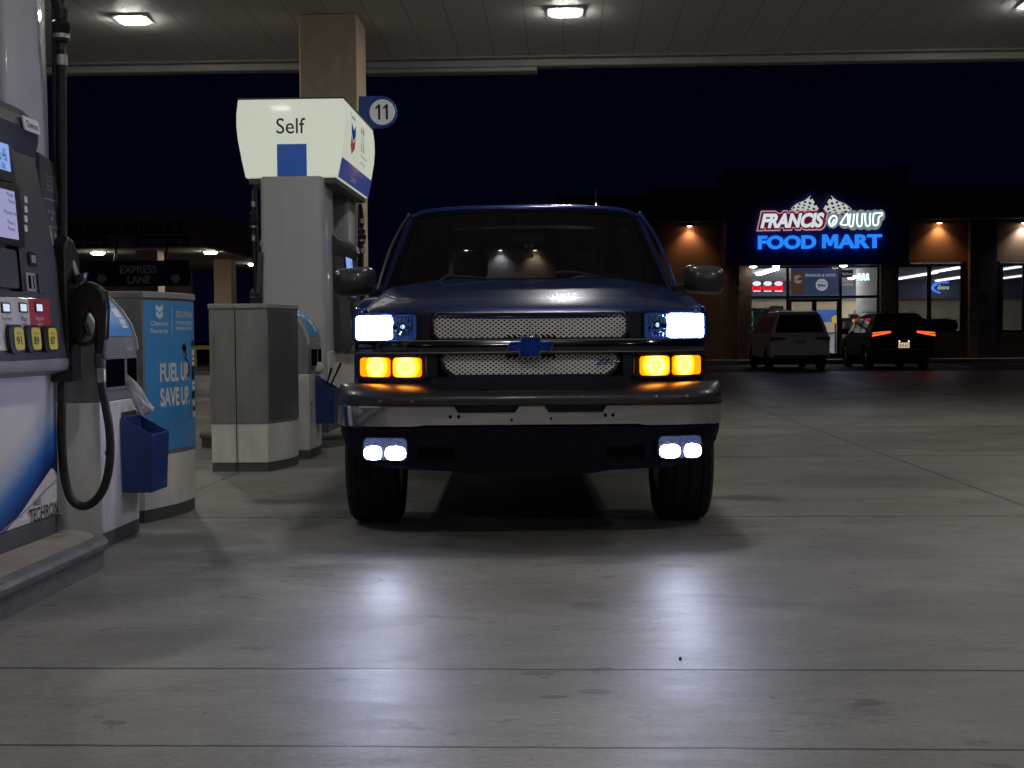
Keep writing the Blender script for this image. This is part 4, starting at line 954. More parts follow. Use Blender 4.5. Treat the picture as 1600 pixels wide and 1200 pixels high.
for x, sg in ((-.905,-1),(.905,1)):
    for y in (1.0,4.70): wheel(x, y, sg, tr)
mb = MB(); mb.tube([(-.78,1.02,.40),(.78,1.02,.40)],.045,10); mb.lathe((.18,1.02,.40),(1,0,0),[(-.14,.05),(-.08,.12),(.08,.12),(.14,.05)],14)
mb.tube([(-.78,4.7,.40),(.78,4.7,.40)],.05,10); mb.lathe((0,4.7,.40),(1,0,0),[(-.16,.05),(-.08,.14),(.08,.14),(.16,.05)],14); tp('axle', mb, M['void'])
mb = MB(); mb.box(-.50,-.40,.5,5.8,.42,.56); mb.box(.40,.50,.5,5.8,.42,.56); mb.box(-.5,.5,.45,.75,.40,.58); mb.box(-.45,.45,1.2,1.9,.34,.58); mb.box(.05,.3,2,3.2,.33,.5); tp('frame_rails', mb, M['void'])
mb = MB(); mb.box(-.62,.62,.42,1.45,.60,1.05); mb.box(-.9,.9,1.38,1.5,.5,1.33); tp('engine_block', mb, M['void'])
# beams: the truck's own lamps
Rz = Matrix.Rotation(YAW,3,'Z')
def spot(n, x, z, y, e, col, ang, dn, blend, size=.04):
    d = bpy.data.lights.new(n,'SPOT'); d.energy = e; d.color = col; d.spot_size = radians(ang); d.spot_blend = blend; d.shadow_soft_size = size
    o = bpy.data.objects.new(n, d); C.objects.link(o); o.parent = tr; o.location = (x,y,z); dirv = Vector((0,-1,-dn)); o.rotation_euler = dirv.to_track_quat('-Z','Y').to_euler()
for x in (TX(584,.1), TX(1072,.1)): spot('headlamp_light', x, 1.15, .02, 22, (.62,.74,1), 80, .28, 1)
for x in (TX(605,.1), TX(1057,.1)): spot('fog_lamp_light', x, .50, -.03, 7, (.75,.85,1), 110, .30, 1)

# ============================================================ THE SHOP
YS = 49.6
def sx_(px): return atY(px,450,YS).x
def sz_(py, px=1300, Y=YS): return atY(px,py,Y).z
M['wall_tan'] = mat('tan_block_wall', (.30,.20,.14), .9, noise=(1,.15))
M['wall_br'] = brick_mat('brown_block', (.17,.115,.09), (.14,.10,.08), (.08,.06,.05), 2.2)
M['stone'] = brick_mat('stacked_stone', (.30,.22,.16), (.18,.13,.10), (.05,.04,.03), 3.0)
M['dark_wall'] = mat('dark_parapet', (.09,.085,.14), .85, noise=(.6,.2))  # bluish base colour imitates the lens veil over the dark walls
M['alu'] = mat('dark_window_frame', (.02,.02,.022), .4)
M['shopglass'] = glass('shop_glass', (.9,.9,.92), 0, 1.45)
M['filmglass'] = glass('filmed_shop_glass', (.09,.09,.105), 0, 1.45)
sh = thing('food_mart', (12, YS, 0), 'low food mart building with a lit shop front and boxed sign beyond the forecourt', 'shop building')
def sp(n, mb, m, **k): return build(n, mb, m, sh, True, **k)
zT, zM, zB = sz_(416), sz_(464), .15
xa_, xb2, xc, xd, xe = sx_(1172), sx_(1230.5), sx_(1313), sx_(1373), sx_(1396)
xf1, xg1, xh1 = sx_(1400), sx_(1450), sx_(1505)
# walls left and right of shop front
mb = MB(); mb.box(sx_(870), sx_(1155), YS, YS+.4, .151, zT+2.05); sp('wall', mb, M['wall_tan'])
mb = MB(); mb.box(xe, xf1, YS, YS+.4, .151, zT+.2); mb.box(xh1, sx_(1563), YS, YS+.4, .151, zT+1.9); mb.box(xf1-.001,xh1+.001,YS,YS+.4,.151,sz_(521)); mb.box(sx_(1562),44,YS,YS+.4,.151,sz_(521)); mb.box(sx_(1640),44,YS,YS+.4,sz_(521)+.001,zT+1.9)
sp('wall', mb, M['wall_br'])
mb = MB(); mb.box(xe-.2, sx_(1518), YS-.02, YS+.4, zT+.12, zT+1.95); mb.box(sx_(1557), 44, YS-.02, YS+.4, zT+.12, zT+1.95); sp('wall', mb, M['wall_tan'])
# projecting dark cornice and parapets
mb = MB(); mb.box(sx_(1020), 46, YS-.7, YS+.6, sz_(346), sz_(293)); sp('parapet', mb, M['dark_wall'], bev=.05)
mb = MB(); mb.box(sx_(870), sx_(1030), YS-.3, YS+.6, sz_(352), sz_(301)); sp('parapet', mb, M['dark_wall'], bev=.05)
mb = MB(); mb.box(sx_(1512), sx_(1526), YS-.28, YS+.1, .151, sz_(346)-.01); sp('stone_pilaster', mb, M['stone'])
for a, b in ((1153,1172.5),(1373,1396)):
    mb = MB(); mb.box(sx_(a), sx_(b), YS-.35, YS+.35, .151, zT+.1); sp('stone_pillar', mb, M['stone'])
mb = MB(); mb.box(sx_(1528), sx_(1556), YS-.12, YS-.002, .151, zT+1.85); sp('dark_pier', mb, M['dark_wall'])
# sign box
bx0, bx1 = atY(1134,300,48.3).x, atY(1421,300,48.3).x; bz0, bz1 = atY(1280,413,48.3).z, atY(1280,264,48.3).z
mb = MB(); mb.box(bx0,bx1,48.3,YS+1.5,bz0,bz1); sb = sp('sign_box', mb, mat('sign_box_glow_blue', (.035,.045,.26), .5, noise=(.5,.15)), bev=.04)  # blue base colour carries the glow hanging around the lit sign
mb = MB(); mb.box(bx0-.06,bx1+.06,48.22,48.3,bz1-.12,bz1+.03); mb.box(bx0-.03,bx1+.03,48.26,48.3,bz0-.03,bz0+.04); sp('box_trim', mb, mat('box_trim', (.05,.05,.09), .5))
# frames and glazing
mb = MB(); fw = .05
for x in (xa_, xb2, xc, xd-.03): mb.box(x-fw, x+fw, YS-.06, YS+.06, .151, zT)
mb.box(xa_, xd, YS-.055, YS+.055, zM-.05, zM+.05); mb.box(xa_, xd, YS-.055, YS+.055, zT-.06, zT+.0); mb.box(xa_,xb2,YS-.055,YS+.055,.151,.25); mb.box(xc,xd,YS-.055,YS+.055,.151,.25)
sp('window_frame', mb, M['alu'])
for a, b in ((1233,1272),(1272,1311)):
    x0, x1 = sx_(a), sx_(b); zt2 = zM-.06; mb = MB(); w = .09
    mb.box(x0,x0+w,YS-.05,YS+.0,.16,zt2); mb.box(x1-w,x1,YS-.05,YS,.16,zt2); mb.box(x0+w,x1-w,YS-.05,YS,zt2-.12,zt2); mb.box(x0+w,x1-w,YS-.05,YS,.16,.36); d_ = sp('door', mb, M['alu'])
    mb = MB(); mb.box(x0+w,x1-w,YS-.03,YS-.02,.36,zt2-.12); o = sp('pane', mb, M['shopglass']); o.parent = d_; 
    mb = MB(); hxx = x1-.14 if a == 1233 else x0+.14; mb.tube([(hxx,YS-.12,.95),(hxx,YS-.12,1.35)],.015,8); o = sp('handle', mb, M['steel']); o.parent = d_
for x0, x1, z0, z1, m in ((xa_,xb2,.25,zM,'shopglass'),(xc,xd,.25,zM,'shopglass'),(xa_,xb2,zM,zT,'shopglass'),(xb2,xc,zM,zT,'shopglass'),(xc,xd,zM,zT,'shopglass'),(xf1,xg1,sz_(518),zT,'filmglass'),(xg1,xh1,sz_(518),zT,'filmglass'),(sx_(1564),sx_(1600),sz_(518),zT,'filmglass'),(sx_(1600),sx_(1638),sz_(518),zT,'filmglass')):
    mb = MB(); mb.add([(x0+.02,YS+.01,z0+.02),(x1-.02,YS+.01,z0+.02),(x1-.02,YS+.01,z1-.02),(x0+.02,YS+.01,z1-.02)],[(0,1,2,3)]); sp('window_pane', mb, M[m])
mb = MB()
for a, b in ((1399,1506),(1562,1640)):
    x0, x1 = sx_(a), sx_(b); z0 = sz_(521); mb.box(x0,x1,YS-.06,YS+.05,z0,z0+.09); mb.box(x0,x1,YS-.06,YS+.05,zT-.05,zT+.05)
    for x in (x0+.04,(x0+x1)/2-.02,x1-.06): mb.box(x-.07,x+.07,YS-.058,YS+.052,z0+.09,zT-.05)
    sp('window_frame', mb, M['alu']); mb = MB()
# room behind the glass
XR0, XR1, YR = sx_(1140), 44, 70
mb = MB(); mb.box(XR0,XR1,YS+.4,YR,.10,.16); sp('shop_floor', mb, mat('shop_floor_tiles', (.5,.5,.48), .25, noise=(.5,.1)))
mb = MB(); mb.box(XR0,XR1,YS+.4,YR,3.95,4.1); sp('shop_ceiling', mb, mat('shop_ceiling', (.45,.45,.47), .9))
mb = MB(); mb.box(XR0,XR1,YR,YR+.1,.1,2.95); sp('back_wall', mb, mat('beige_shop_wall', (.62,.50,.33), .8, noise=(.4,.1)))
mb = MB(); mb.box(XR0,XR1,YR-.3,YR-.001,2.95,3.95); sp('bulkhead', mb, mat('grey_blue_bulkhead', (.16,.17,.24), .8))
mb = MB(); mb.box(XR0-.1,XR0,YS+.4,YR,.1,4); mb.box(sx_(1398)-.1,sx_(1398),YS+.4,YS+6,.1,3.9); sp('side_wall', mb, mat('shop_side_wall', (.35,.33,.30), .8))
M['tube'] = emit('fluorescent_tube', (.93,.97,1), 28)
M['tube_dim'] = emit('fluorescent_tube_dim', (.93,.97,1), 14)
for i, (p, q_, m) in enumerate((((1180,428),(1219,419),'tube'),((1271,427),(1311,417.5),'tube'),((1340,434),(1371,423),'tube'),((1398,437),(1455,425),'tube'),((1460,424),(1500,417),'tube'),((1463,439),(1504,431),'tube'),((1566,421),(1598,414),'tube_dim'),((1566,435),(1598,429),'tube_dim'))):
    a = atG(*p, 3.93); b = atG(*q_, 3.93); x = (a.x+b.x)/2; y1_, y0_ = min(a.y,69.5), max(b.y, YS+1)
    mb = MB(); mb.box(x-.10,x+.10,y0_,y1_,3.87,3.93); o = sp('ceiling_strip_light', mb, M[m])
# shelves with goods
def shelf(x0, x1, y, h, label, cols, dark=False, lit=False):
    t = thing('store_shelf', ((x0+x1)/2,y,.16), label, 'shelf', 'shelves inside the shop')
    mb = MB(); mb.box(x0,x1,y+.35,y+.4,.16,h); nl = max(2,int((h-.3)/.38))
    for k in range(nl+1): z = .25+(h-.3)*k/nl; mb.box(x0,x1,y,y+.35,z-.02,z)
    mb.box(x0-.03,x0,y,y+.4,.16,h); mb.box(x1,x1+.03,y,y+.4,.16,h); build('rack', mb, mat('shelf_rack', (.12,.12,.13), .5), t, True)
    for c_, cc in enumerate(cols):
        mb = MB(); r = random.Random(c_*7+int(x0*10))
        for k in range(nl):
            z = .25+(h-.3)*k/nl; x = x0+.03
            while x < x1-.12:
                w = r.uniform(.06,.16)
                if r.random() < 1/len(cols)*1.3: hh = r.uniform(.14,.30); mb.box(x,x+w,y+.04+c_*.02,y+.2,z+.001,z+hh)
                x += w+.02
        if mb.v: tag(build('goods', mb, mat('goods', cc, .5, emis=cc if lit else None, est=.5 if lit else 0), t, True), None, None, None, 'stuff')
    return t
shelf(sx_(1176)+.5, sx_(1228)+.8, 58, 2.35, 'long shelf of green and white goods deep in the shop at the left', [(.05,.30,.12),(.5,.5,.5),(.05,.12,.3)])
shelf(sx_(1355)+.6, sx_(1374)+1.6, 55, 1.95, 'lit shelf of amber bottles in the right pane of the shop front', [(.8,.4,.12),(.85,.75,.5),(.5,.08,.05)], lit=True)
shelf(sx_(1412)+1, sx_(1452)+3, 57, 1.75, 'shelf of pale goods behind the dark side window', [(.4,.4,.4),(.3,.25,.2)])
shelf(sx_(1233)+.6, sx_(1262)+1.3, 62, 2.3, 'shelf of mixed goods seen through the shop door', [(.6,.25,.1),(.6,.6,.6),(.1,.2,.5)])
# counter, service machine, blue screen panel, yellow round sign
mb = MB(); a = atY(1277,484,57); b = atY(1309,503,57); t = thing('menu_board', ((a.x+b.x)/2,57,0), 'blue panel board behind the shop door', 'board')
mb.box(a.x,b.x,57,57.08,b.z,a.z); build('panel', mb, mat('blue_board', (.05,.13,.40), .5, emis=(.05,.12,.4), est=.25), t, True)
mb = MB(); mb.tube([(a.x+.1,57.04,b.z),(a.x+.1,57.04,.16)],.03,8); mb.tube([(b.x-.1,57.04,b.z),(b.x-.1,57.04,.16)],.03,8); build('leg', mb, M['alu'], t, True)
c0 = atY(1306,499,53); t = thing('round_sign', (c0.x,53,.16), 'small round yellow sign on a stand inside the shop door', 'sign')
mb = MB(); mb.lathe(c0,(0,-1,0),[(0,.17),(.03,.17)],24); build('face', mb, mat('yellow_sign', (.85,.6,.05), .5, emis=(.9,.6,.05), est=.5), t, True)
mb = MB(); mb.tube([(c0.x,53.01,c0.z-.15),(c0.x,53.01,.16)],.02,8); mb.box(c0.x-.15,c0.x+.15,52.9,53.1,.161,.19); build('stand', mb, M['alu'], t, True)
t = thing('shop_counter', (sx_(1330),60,.16), 'pale service counter with a machine on it across the shop floor', 'counter')
mb = MB(); mb.box(sx_(1262)+1.4,sx_(1362)+2.6,60,60.7,.161,1.12); build('counter_front', mb, mat('counter', (.42,.42,.44), .5), t, True, bev=.02)
mb = MB(); mb.box(sx_(1262)+1.35,sx_(1362)+2.65,59.95,60.75,1.121,1.17); build('counter_top', mb, M['black'], t, True, bev=.01)
a = atY(1338,478,59); b = atY(1362,500,59)
t = thing('drinks_machine', ((a.x+b.x)/2,59,.16), 'boxy grey drinks machine seen in the right pane of the shop front', 'machine')
mb = MB(); mb.box(a.x,b.x,59,59.6,.161,a.z-.2); mb.box(a.x+.3,a.x+.6,59.05,59.5,a.z-.2,a.z+.05); build('case', mb, mat('machine_case', (.12,.12,.12), .4), t, True, bev=.02)
mb = MB(); mb.box(a.x+.08,b.x-.08,58.98,58.999,a.z-.75,a.z-.3); build('dispenser_panel', mb, M['grey_print'], t, True)
for (pa, pb, Yg, cc, nm, lb) in (((1178,486),(1196,512),51.5,(.10,.35,.20),'display_rack','green goods rack just inside the left pane'),((1204,478),(1226,500),53,(.5,.5,.52),'display_rack','white goods rack behind the left pane'),((1240,486),(1262,512),54,(.55,.22,.08),'display_rack','orange goods rack inside the left door leaf'),((1318,497),(1334,520),52,(.6,.6,.62),'display_rack','pale goods rack inside the right pane'),((1402,497),(1440,517),51,(.6,.6,.6),'display_rack','wide goods rack in the dark side window'),((1456,500),(1498,517),51,(.55,.5,.45),'display_rack','goods rack behind the side window neon')):
    a = atY(*pa,Yg); b = atY(*pb,Yg); t = thing(nm, ((a.x+b.x)/2,Yg,.16), lb, 'display rack', 'display racks inside the shop windows')
    mb = MB(); mb.box(a.x,b.x,Yg+.3,Yg+.34,.161,a.z); nl = 4
    for k in range(nl+1): z = .2+(a.z-.2)*k/nl; mb.box(a.x,b.x,Yg,Yg+.3,z-.015,z+.005)
    build('rack', mb, M['grey_print'], t, True)
    r = random.Random(int(a.x*31))
    for c_ in range(3):
        mb = MB(); col_ = tuple(min(.9,max(.03,v_*r.uniform(.4,1.6))) for v_ in cc)
        for k in range(nl):
            z = .2+(a.z-.2)*k/nl; x = a.x+.02+c_*.09
            while x < b.x-.1: w = r.uniform(.06,.11); mb.box(x,x+w,Yg+.03,Yg+.2,z+.006,z+(a.z-.2)/nl*r.uniform(.5,.85)); x += .27
        if mb.v: tag(build('goods', mb, mat('rack_goods', col_, .5), t, True), None, None, None, 'stuff')
# soffit downlights of sign box
for i, px in enumerate((1177,1212.5,1318)):
    c0 = atY(px,414,48.9); t = thing('soffit_downlight', (c0.x,48.9,bz0), ('lit round downlight over the left stone pillar','lit downlight above the mullion between the first two panes','lit downlight above the juice neon sign')[i], 'downlight', 'downlights under the shop sign box')
    mb = MB(); mb.lathe((c0.x,48.9,bz0-.001),(0,0,-1),[(0,.17),(.02,.165)],24); build('ring', mb, M['bezel'], t, True)
    mb = MB(); mb.lathe((c0.x,48.9,bz0-.022),(0,0,-1),[(0,.14),(.04,.12),(.055,.03)],24); build('lens', mb, emit('downlight_glow', (1,.93,.82), 12), t, True)
# wall lamps
def wall_lamp(px, py, Y, zoff, col, e, label, grp='wall lamps on the shop front'):
    c0 = atY(px,py,Y); t = thing('wall_lamp', c0, label, 'wall lamp', grp)
    mb = MB(); mb.lathe(c0+Vector((0,-.16,.0)),(0,0,1),[(0,.13),(.03,.12),(.12,.06),(.14,.02)],16); mb.tube([c0+Vector((0,-.16,.10)),c0+Vector((0,.05,.10))],.02,8); build('shade', mb, M['alu'], t, True)
    mb = MB(); mb.lathe(c0+Vector((0,-.16,-.02)),(0,0,1),[(0,.05),(.015,.09),(.019,.09)],16); build('bulb', mb, emit('wall_lamp_bulb', col, 22), t, True)
    d = bpy.data.lights.new('wall_lamp_light','SPOT'); d.energy = e; d.color = col; d.spot_size = radians(112); d.spot_blend = .9; d.shadow_soft_size = .05
    o = bpy.data.objects.new('wall_lamp_light', d); C.objects.link(o); o.location = c0+Vector((0,-.22,-.04))-Vector(c0); o.parent = t; o.rotation_euler = (radians(12),0,0)
wall_lamp(1466,349,YS-.02,0,(1,.48,.20),62,'amber wall lamp right of the sign box')
wall_lamp(1077,354,YS,0,(1,.46,.22),50,'amber wall lamp left of the sign box, above the truck mirror')
wall_lamp(1598,349,YS-.02,0,(1,.92,.85),80,'white wall lamp at the right edge of the photo')
# framed notices
for (a,b,c,d,lab) in ((1534,1552,481,497,'framed notice on the dark pier right of the shop window'),(1530,1546,452,459,'small plate above the framed notice on the dark pier')):
    p = atY(a,c,YS-.13); q_ = atY(b,d,YS-.13); t = thing('notice', ((p.x+q_.x)/2,YS-.13,q_.z), lab, 'notice')
    mb = MB(); mb.box(p.x,q_.x,YS-.15,YS-.121,q_.z,p.z); build('frame', mb, mat('notice_frame', (.22,.16,.12), .6), t, True)
    mb = MB(); mb.box(p.x+.05,q_.x-.05,YS-.153,YS-.1505,q_.z+.05,p.z-.05); build('sheet', mb, mat('notice_sheet', (.10,.09,.09), .6), t, True)

# ---- shop sign
YSG = 48.22
def sg_at(px, py, Y=YSG): return atY(px,py,Y)
t = thing('shop_sign', sg_at(1283,375,48.28), 'lit shop sign reading FRANCIS & SONS FOOD MART under crossed checkered flags', 'shop sign')
def sgn(n, mb, m, **k): return build(n, mb, m, t, True, **k)
def wid(px0, px1): return sg_at(px1,375).x-sg_at(px0,375).x
s43 = wid(0,1)
def tf(px, py, Y=YSG, rot=0.0):
    o = sg_at(px,py,Y); r = Vector((cos(rot),0,sin(rot))); u = Vector((-sin(rot),0,cos(rot))); return flat(o,r,u)
mb = MB(); 
E_blue = emit('blue_channel_letters', (.02,.24,.95), .95)
for w_, px0, px1 in (('FOOD',1186.5,1273),('MART',1285,1376)):
    xs_ = []
    c_ = (px0+px1)/2
    if w_ == 'FOOD': text(mb, w_, tf(c_, 378.5), (px1-px0)*s43, 20.5*s43, bold=.04, th=.12); sgn('lettering', mb, E_blue, smooth=0); mb = MB()
    else:
        text(mb, 'ART', tf(1343.5, 377), 65*s43, 20.5*s43, bold=.035, th=.12); f = tf(1296.5,377.3); k = s43
        poly(mb, f, [(a*k,b*k) for a,b in ((-11.5,-10.2),(-11.5,10.2),(-5,10.2),(0,0),(5,10.2),(11.5,10.2),(11.5,-10.2),(6.6,-10.2),(6.6,3.4),(2,-6.5),(-2,-6.5),(-6.6,3.4),(-6.6,-10.2))], .12)
sgn('lettering', mb, E_blue, smooth=0)
f = tf(1238,344.5,YSG+.02,.006); mb = MB(); vs_, fs_, asp = text_raw('FRANCIS', .16, .5, .28); w_, h_ = 107*s43, 31*s43
mb.add([f(v.x*w_, v.y*h_, v.z*.05) for v in vs_], fs_); poly(mb, f, [(-w_*.485,-h_*.36),(w_*.44,-h_*.36),(w_*.47,h_*.38),(-w_*.42,h_*.38)], .02)
sgn('letter_outline', mb, emit('pink_outline', (.85,.45,.52), .55), smooth=0)
f = tf(1238,344.5,YSG-.03,.006); mb = MB(); w_, h_ = 103*s43, 27.5*s43; vs_, fs_, asp = text_raw('FRANCIS', .125, .5, .28)
mb.add([f(v.x*w_, v.y*h_, v.z*.05) for v in vs_], fs_); poly(mb, f, [(-w_*.47,-h_*.36),(w_*.43,-h_*.36),(w_*.46,h_*.38),(-w_*.41,h_*.38)], .02); sgn('letter_backing', mb, emit('maroon_backing', (.16,.01,.03), .6), smooth=0)
f = tf(1238,344.5,YSG-.08,.006); mb = MB(); text(mb, 'FRANCIS', f, 95*s43, 22*s43, bold=.045, shear=.28, th=.04); sgn('lettering', mb, emit('white_letters', (.72,.80,.85), .82), smooth=0)
# & SONS in open neon tubes on silver backing
mb = MB(); 
def blob(px, py, rx, ry, Y, th=.05, n=24): 
    o = sg_at(px,py,Y); mb.lathe(o,(0,-1,0),[(0,1),(th,1)],n)
    for v in mb.v[-2*n:]: v.x = o.x+(v.x-o.x)*rx*s43; v.z = o.z+(v.z-o.z)*ry*s43
for i, px in enumerate((1320,1333,1345,1357,1367)): blob(px, 343.5+(i%2)*.8, 10.5, 15-(i==0)*1.5, YSG+.03-.002*i)
blob(1376,337,6,9,YSG+.015); blob(1301,345,9.5,11.5,YSG+.018)
sgn('letter_backing', mb, emit('silver_backing', (.34,.42,.42), .5), smooth=30)
mb = MB()
tube_paths = [[(1296,350),(1296,343),(1302,337),(1307,340),(1306,348),(1300,353),(1296,350)],[(1300,350),(1304,343)],
 [(1313,350),(1319,340),(1324,334),(1325,342),(1324,351),(1316,351),(1313,350)],
 [(1329,334),(1327,351),(1332,353),(1334,340),(1335,334)],[(1340,333),(1339,345),(1341,353),(1346,352),(1347,340),(1348,333)],
 [(1352,333),(1352,345),(1354,353),(1359,351),(1359,340),(1360,333)],[(1365,334),(1364,346),(1366,352),(1372,350),(1373,340),(1378,336),(1378,333),(1370,333),(1365,334)]]
for pth in tube_paths: mb.tube(spline([sg_at(a,b,YSG-.05) for a,b in pth],4), .030, 6)
sgn('neon_tubes', mb, emit('white_neon', (.70,.92,1.0), 1.6))
# checkered flags
for sg, cx, cy_, ang in ((-1,1259,323,.55),(1,1309,324,-.55)):
    mw, mk = MB(), MB(); u = Vector((cos(ang),0,sin(ang)*1)); 
    # flag grid between the pole and the free edge
    pole_b, pole_t = ((1283,330),(1267,305)) if sg < 0 else ((1283,330),(1298,305))
    free_b, free_t = ((1250,335),(1236,326)) if sg < 0 else ((1318,338),(1331,327))
    def fp(u_, v_, Y):
        a = (pole_b[0]+(pole_t[0]-pole_b[0])*v_, pole_b[1]+(pole_t[1]-pole_b[1])*v_); b = (free_b[0]+(free_t[0]-free_b[0])*v_, free_b[1]+(free_t[1]-free_b[1])*v_)
        x = a[0]+(b[0]-a[0])*u_; y = a[1]+(b[1]-a[1])*u_+1.6*sin(u_*2*pi); return sg_at(x,y,Y)
    mw.loft([[fp(a,v,YSG) for v in lin(.0,1,6)] for a in lin(0,1,10)], False, False)
    o = sgn('checkered_flag', mw, emit('flag_white', (.62,.66,.62), .72), solid=.03)
    for i in range(7):
        for j in range(5):
            if (i+j)%2 == 0 and not (i in (2,5) and j == 1): 
                mk.add([fp(i/7+.012,j/5+.02,YSG-.04),fp((i+.78)/7,j/5+.02,YSG-.04),fp((i+.78)/7,(j+.8)/5,YSG-.04),fp(i/7+.012,(j+.8)/5,YSG-.04)],[(0,1,2,3)])
    mk.tube([sg_at(*pole_b,YSG-.05),sg_at(*pole_t,YSG-.05)],.025,6)
    k_ = sgn('flag_checks', mk, M['black_print'], smooth=0)
# ---- window signs
def in_at(px, py, d=.10): return atY(px,py,YS+d)
t = thing('window_poster', in_at(1272,462), 'blue shop window banner with a drink cup, small lettering and a 99 cent disc', 'poster')
a, b = in_at(1236,419), in_at(1311,461); mb = MB(); mb.box(a.x,b.x,YS+.10,YS+.11,b.z,a.z); 
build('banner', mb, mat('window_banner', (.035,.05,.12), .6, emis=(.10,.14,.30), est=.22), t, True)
a, b = in_at(1237,424), in_at(1256,458); mb = MB(); mb.box(a.x,b.x,YS+.092,YS+.099,b.z,a.z); build('cup_picture', mb, mat('cup_print', (.16,.09,.06), .6, emis=(.4,.2,.15), est=.10), t, True)
f = flat(in_at(1247,436,.088),(1,0,0),(0,0,1)); mb = MB(); R_ = .17
mb.add([f(R_*cos(q),R_*.9*sin(q)+.0) for q in lin(.2,pi-.5,10)]+[f(R_*.9*cos(q)*.9,.03+.07*sin(q*2)) for q in lin(pi-.5,.2,10)],[tuple(range(22))]); mb.add([f(R_*cos(q),R_*sin(q)) for q in lin(pi+.1,2*pi-.4,10)]+[f(R_*.9*cos(q)*.9,-.05) for q in lin(2*pi-.4,pi+.1,4)],[tuple(range(16))]); build('swirl', mb, mat('swirl_print', (.4,.36,.34), .6, emis=(.5,.45,.45), est=.25), t, True, smooth=0)
mb = MB(); text(mb, 'FRANCIS & SONS', flat(in_at(1282,430,.09),(1,0,0),(0,0,1)), 46*s43, 4.2*s43, bold=.02); build('lettering', mb, emit('poster_words', (.5,.52,.62), .5), t, True, smooth=0)
mb = MB(); c0 = in_at(1284,445,.095); mb.lathe(c0,(0,-1,0),[(0,9.3*s43),(.01,9.3*s43)],32); build('price_disc', mb, emit('disc_white', (.42,.42,.50), .62), t, True)
mb = MB(); text(mb, '99\u00a2', flat(in_at(1284,447,.08),(1,0,0),(0,0,1)), 13*s43, 6.6*s43, bold=.03); text(mb, 'ANY SIZE', flat(in_at(1284,440.5,.08),(1,0,0),(0,0,1)), 10*s43, 1.8*s43); build('price', mb, M['navy_print'], t, True, smooth=0)
t = thing('window_poster', in_at(1324,446), 'dark tobacco poster above a white card in the right pane', 'poster')
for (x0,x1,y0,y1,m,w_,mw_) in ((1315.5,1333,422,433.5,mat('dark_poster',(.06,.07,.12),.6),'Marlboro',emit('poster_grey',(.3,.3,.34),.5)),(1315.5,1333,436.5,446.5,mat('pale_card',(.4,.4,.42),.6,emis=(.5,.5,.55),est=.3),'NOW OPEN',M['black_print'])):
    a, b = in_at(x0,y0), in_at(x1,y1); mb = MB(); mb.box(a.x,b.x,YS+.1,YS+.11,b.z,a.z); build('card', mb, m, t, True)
    mb = MB(); text(mb, w_, flat(in_at((x0+x1)/2,(y0+y1)/2,.09),(1,0,0),(0,0,1)), (x1-x0-2)*s43, 5*s43 if w_[0]=='M' else 2.6*s43, bold=.02); build('lettering', mb, mw_, t, True, smooth=0)
t = thing('neon_sign', in_at(1348,437), 'white neon sign with three looping letters in the right pane', 'neon sign', 'neon signs in the shop windows')
mb = MB()
for k in range(3):
    x = 1341.5+k*6.3; mb.tube(spline([in_at(a,b,.1) for a,b in ((x-2,438),(x-.6,436),(x,429),(x+2.2,428.6),(x+2.6,436),(x+4,437.5))],4), .030, 6)
build('tubes', mb, emit('cyan_white_neon', (.55,.95,1), 1.8), t, True)
for k in range(3):
    x0 = 1175.5+k*17; t = thing('neon_sign', in_at(x0+6.5,455), ('leftmost of three red neon beer signs in the left pane','middle one of three red neon beer signs in the left pane','rightmost of three red neon beer signs in the left pane')[k], 'neon sign', 'neon signs in the shop windows')
    a, b = in_at(x0,446.5), in_at(x0+14,453.5); mb = MB(); w = b.x-a.x
    mb.prism([(a.x+px_*w,YS+.1,b.z+pz_*(a.z-b.z)) for px_,pz_ in ((0,.1),(.08,0),(.92,0),(1,.1),(1,.9),(.9,1),(.6,.86),(.5,1),(.4,.86),(.1,1),(0,.9))], (0,.02,0)); build('red_panel', mb, emit('red_neon', (1,.012,.03), 1.1), t, True)
    mb = MB(); text(mb, ('BEER','COLD','LAGER')[0] if False else 'XXX'[:0] or 'IIIII', flat(in_at(x0+7,450,.09),(1,0,0),(0,0,1)), w*.7, .12); build('strokes', mb, emit('dark_red', (.30,.0,.01), .5), t, True, smooth=0)
    mb = MB(); c0 = in_at(x0+7,443,.1); mb.tube([c0+Vector((5.5*s43*cos(q),0,2.3*s43*sin(q))) for q in lin(0,2*pi,20)],.028,6,False); mb.tube(spline([c0+Vector((dx*s43,0,dz*s43)) for dx,dz in ((-4,0),(-2,.8),(-1,-.8),(1,.8),(2,-.8),(4,.3))],3),.022,6); build('tubes', mb, emit('pink_white_neon', (1,.55,.75) if k == 2 else (.65,.75,1), 1.3), t, True)
    mb = MB(); p, q_ = in_at(x0+1,455,.1), in_at(x0+13,455,.1); mb.tube([p,q_],.02,6); build('underline', mb, emit('white_bar', (.9,.8,.85), 1.0), t, True)
t = thing('neon_sign', in_at(1470,457,-.06), 'blue arc neon sign with pale green script in the dark side window', 'neon sign', 'neon signs in the shop windows')
mb = MB(); mb.tube(spline([atY(a,b,YS-.03) for a,b in ((1482,441.5),(1472,441),(1462,444),(1457,449),(1460,454),(1469,458))],5), [.03]*10+[.05]*10+[.03]*6, 6); build('arc_tube', mb, emit('blue_neon', (.04,.14,1), 1.5), t, True)
mb = MB(); text(mb, 'Modelo'[:0]+'Extra', flat(atY(1474,449,YS-.035),(1,0,0),(0,0,1)), 17*s43, 6*s43, bold=.01, shear=.3); build('script', mb, emit('pale_green_neon', (.45,.75,.6), .75), t, True, smooth=0)

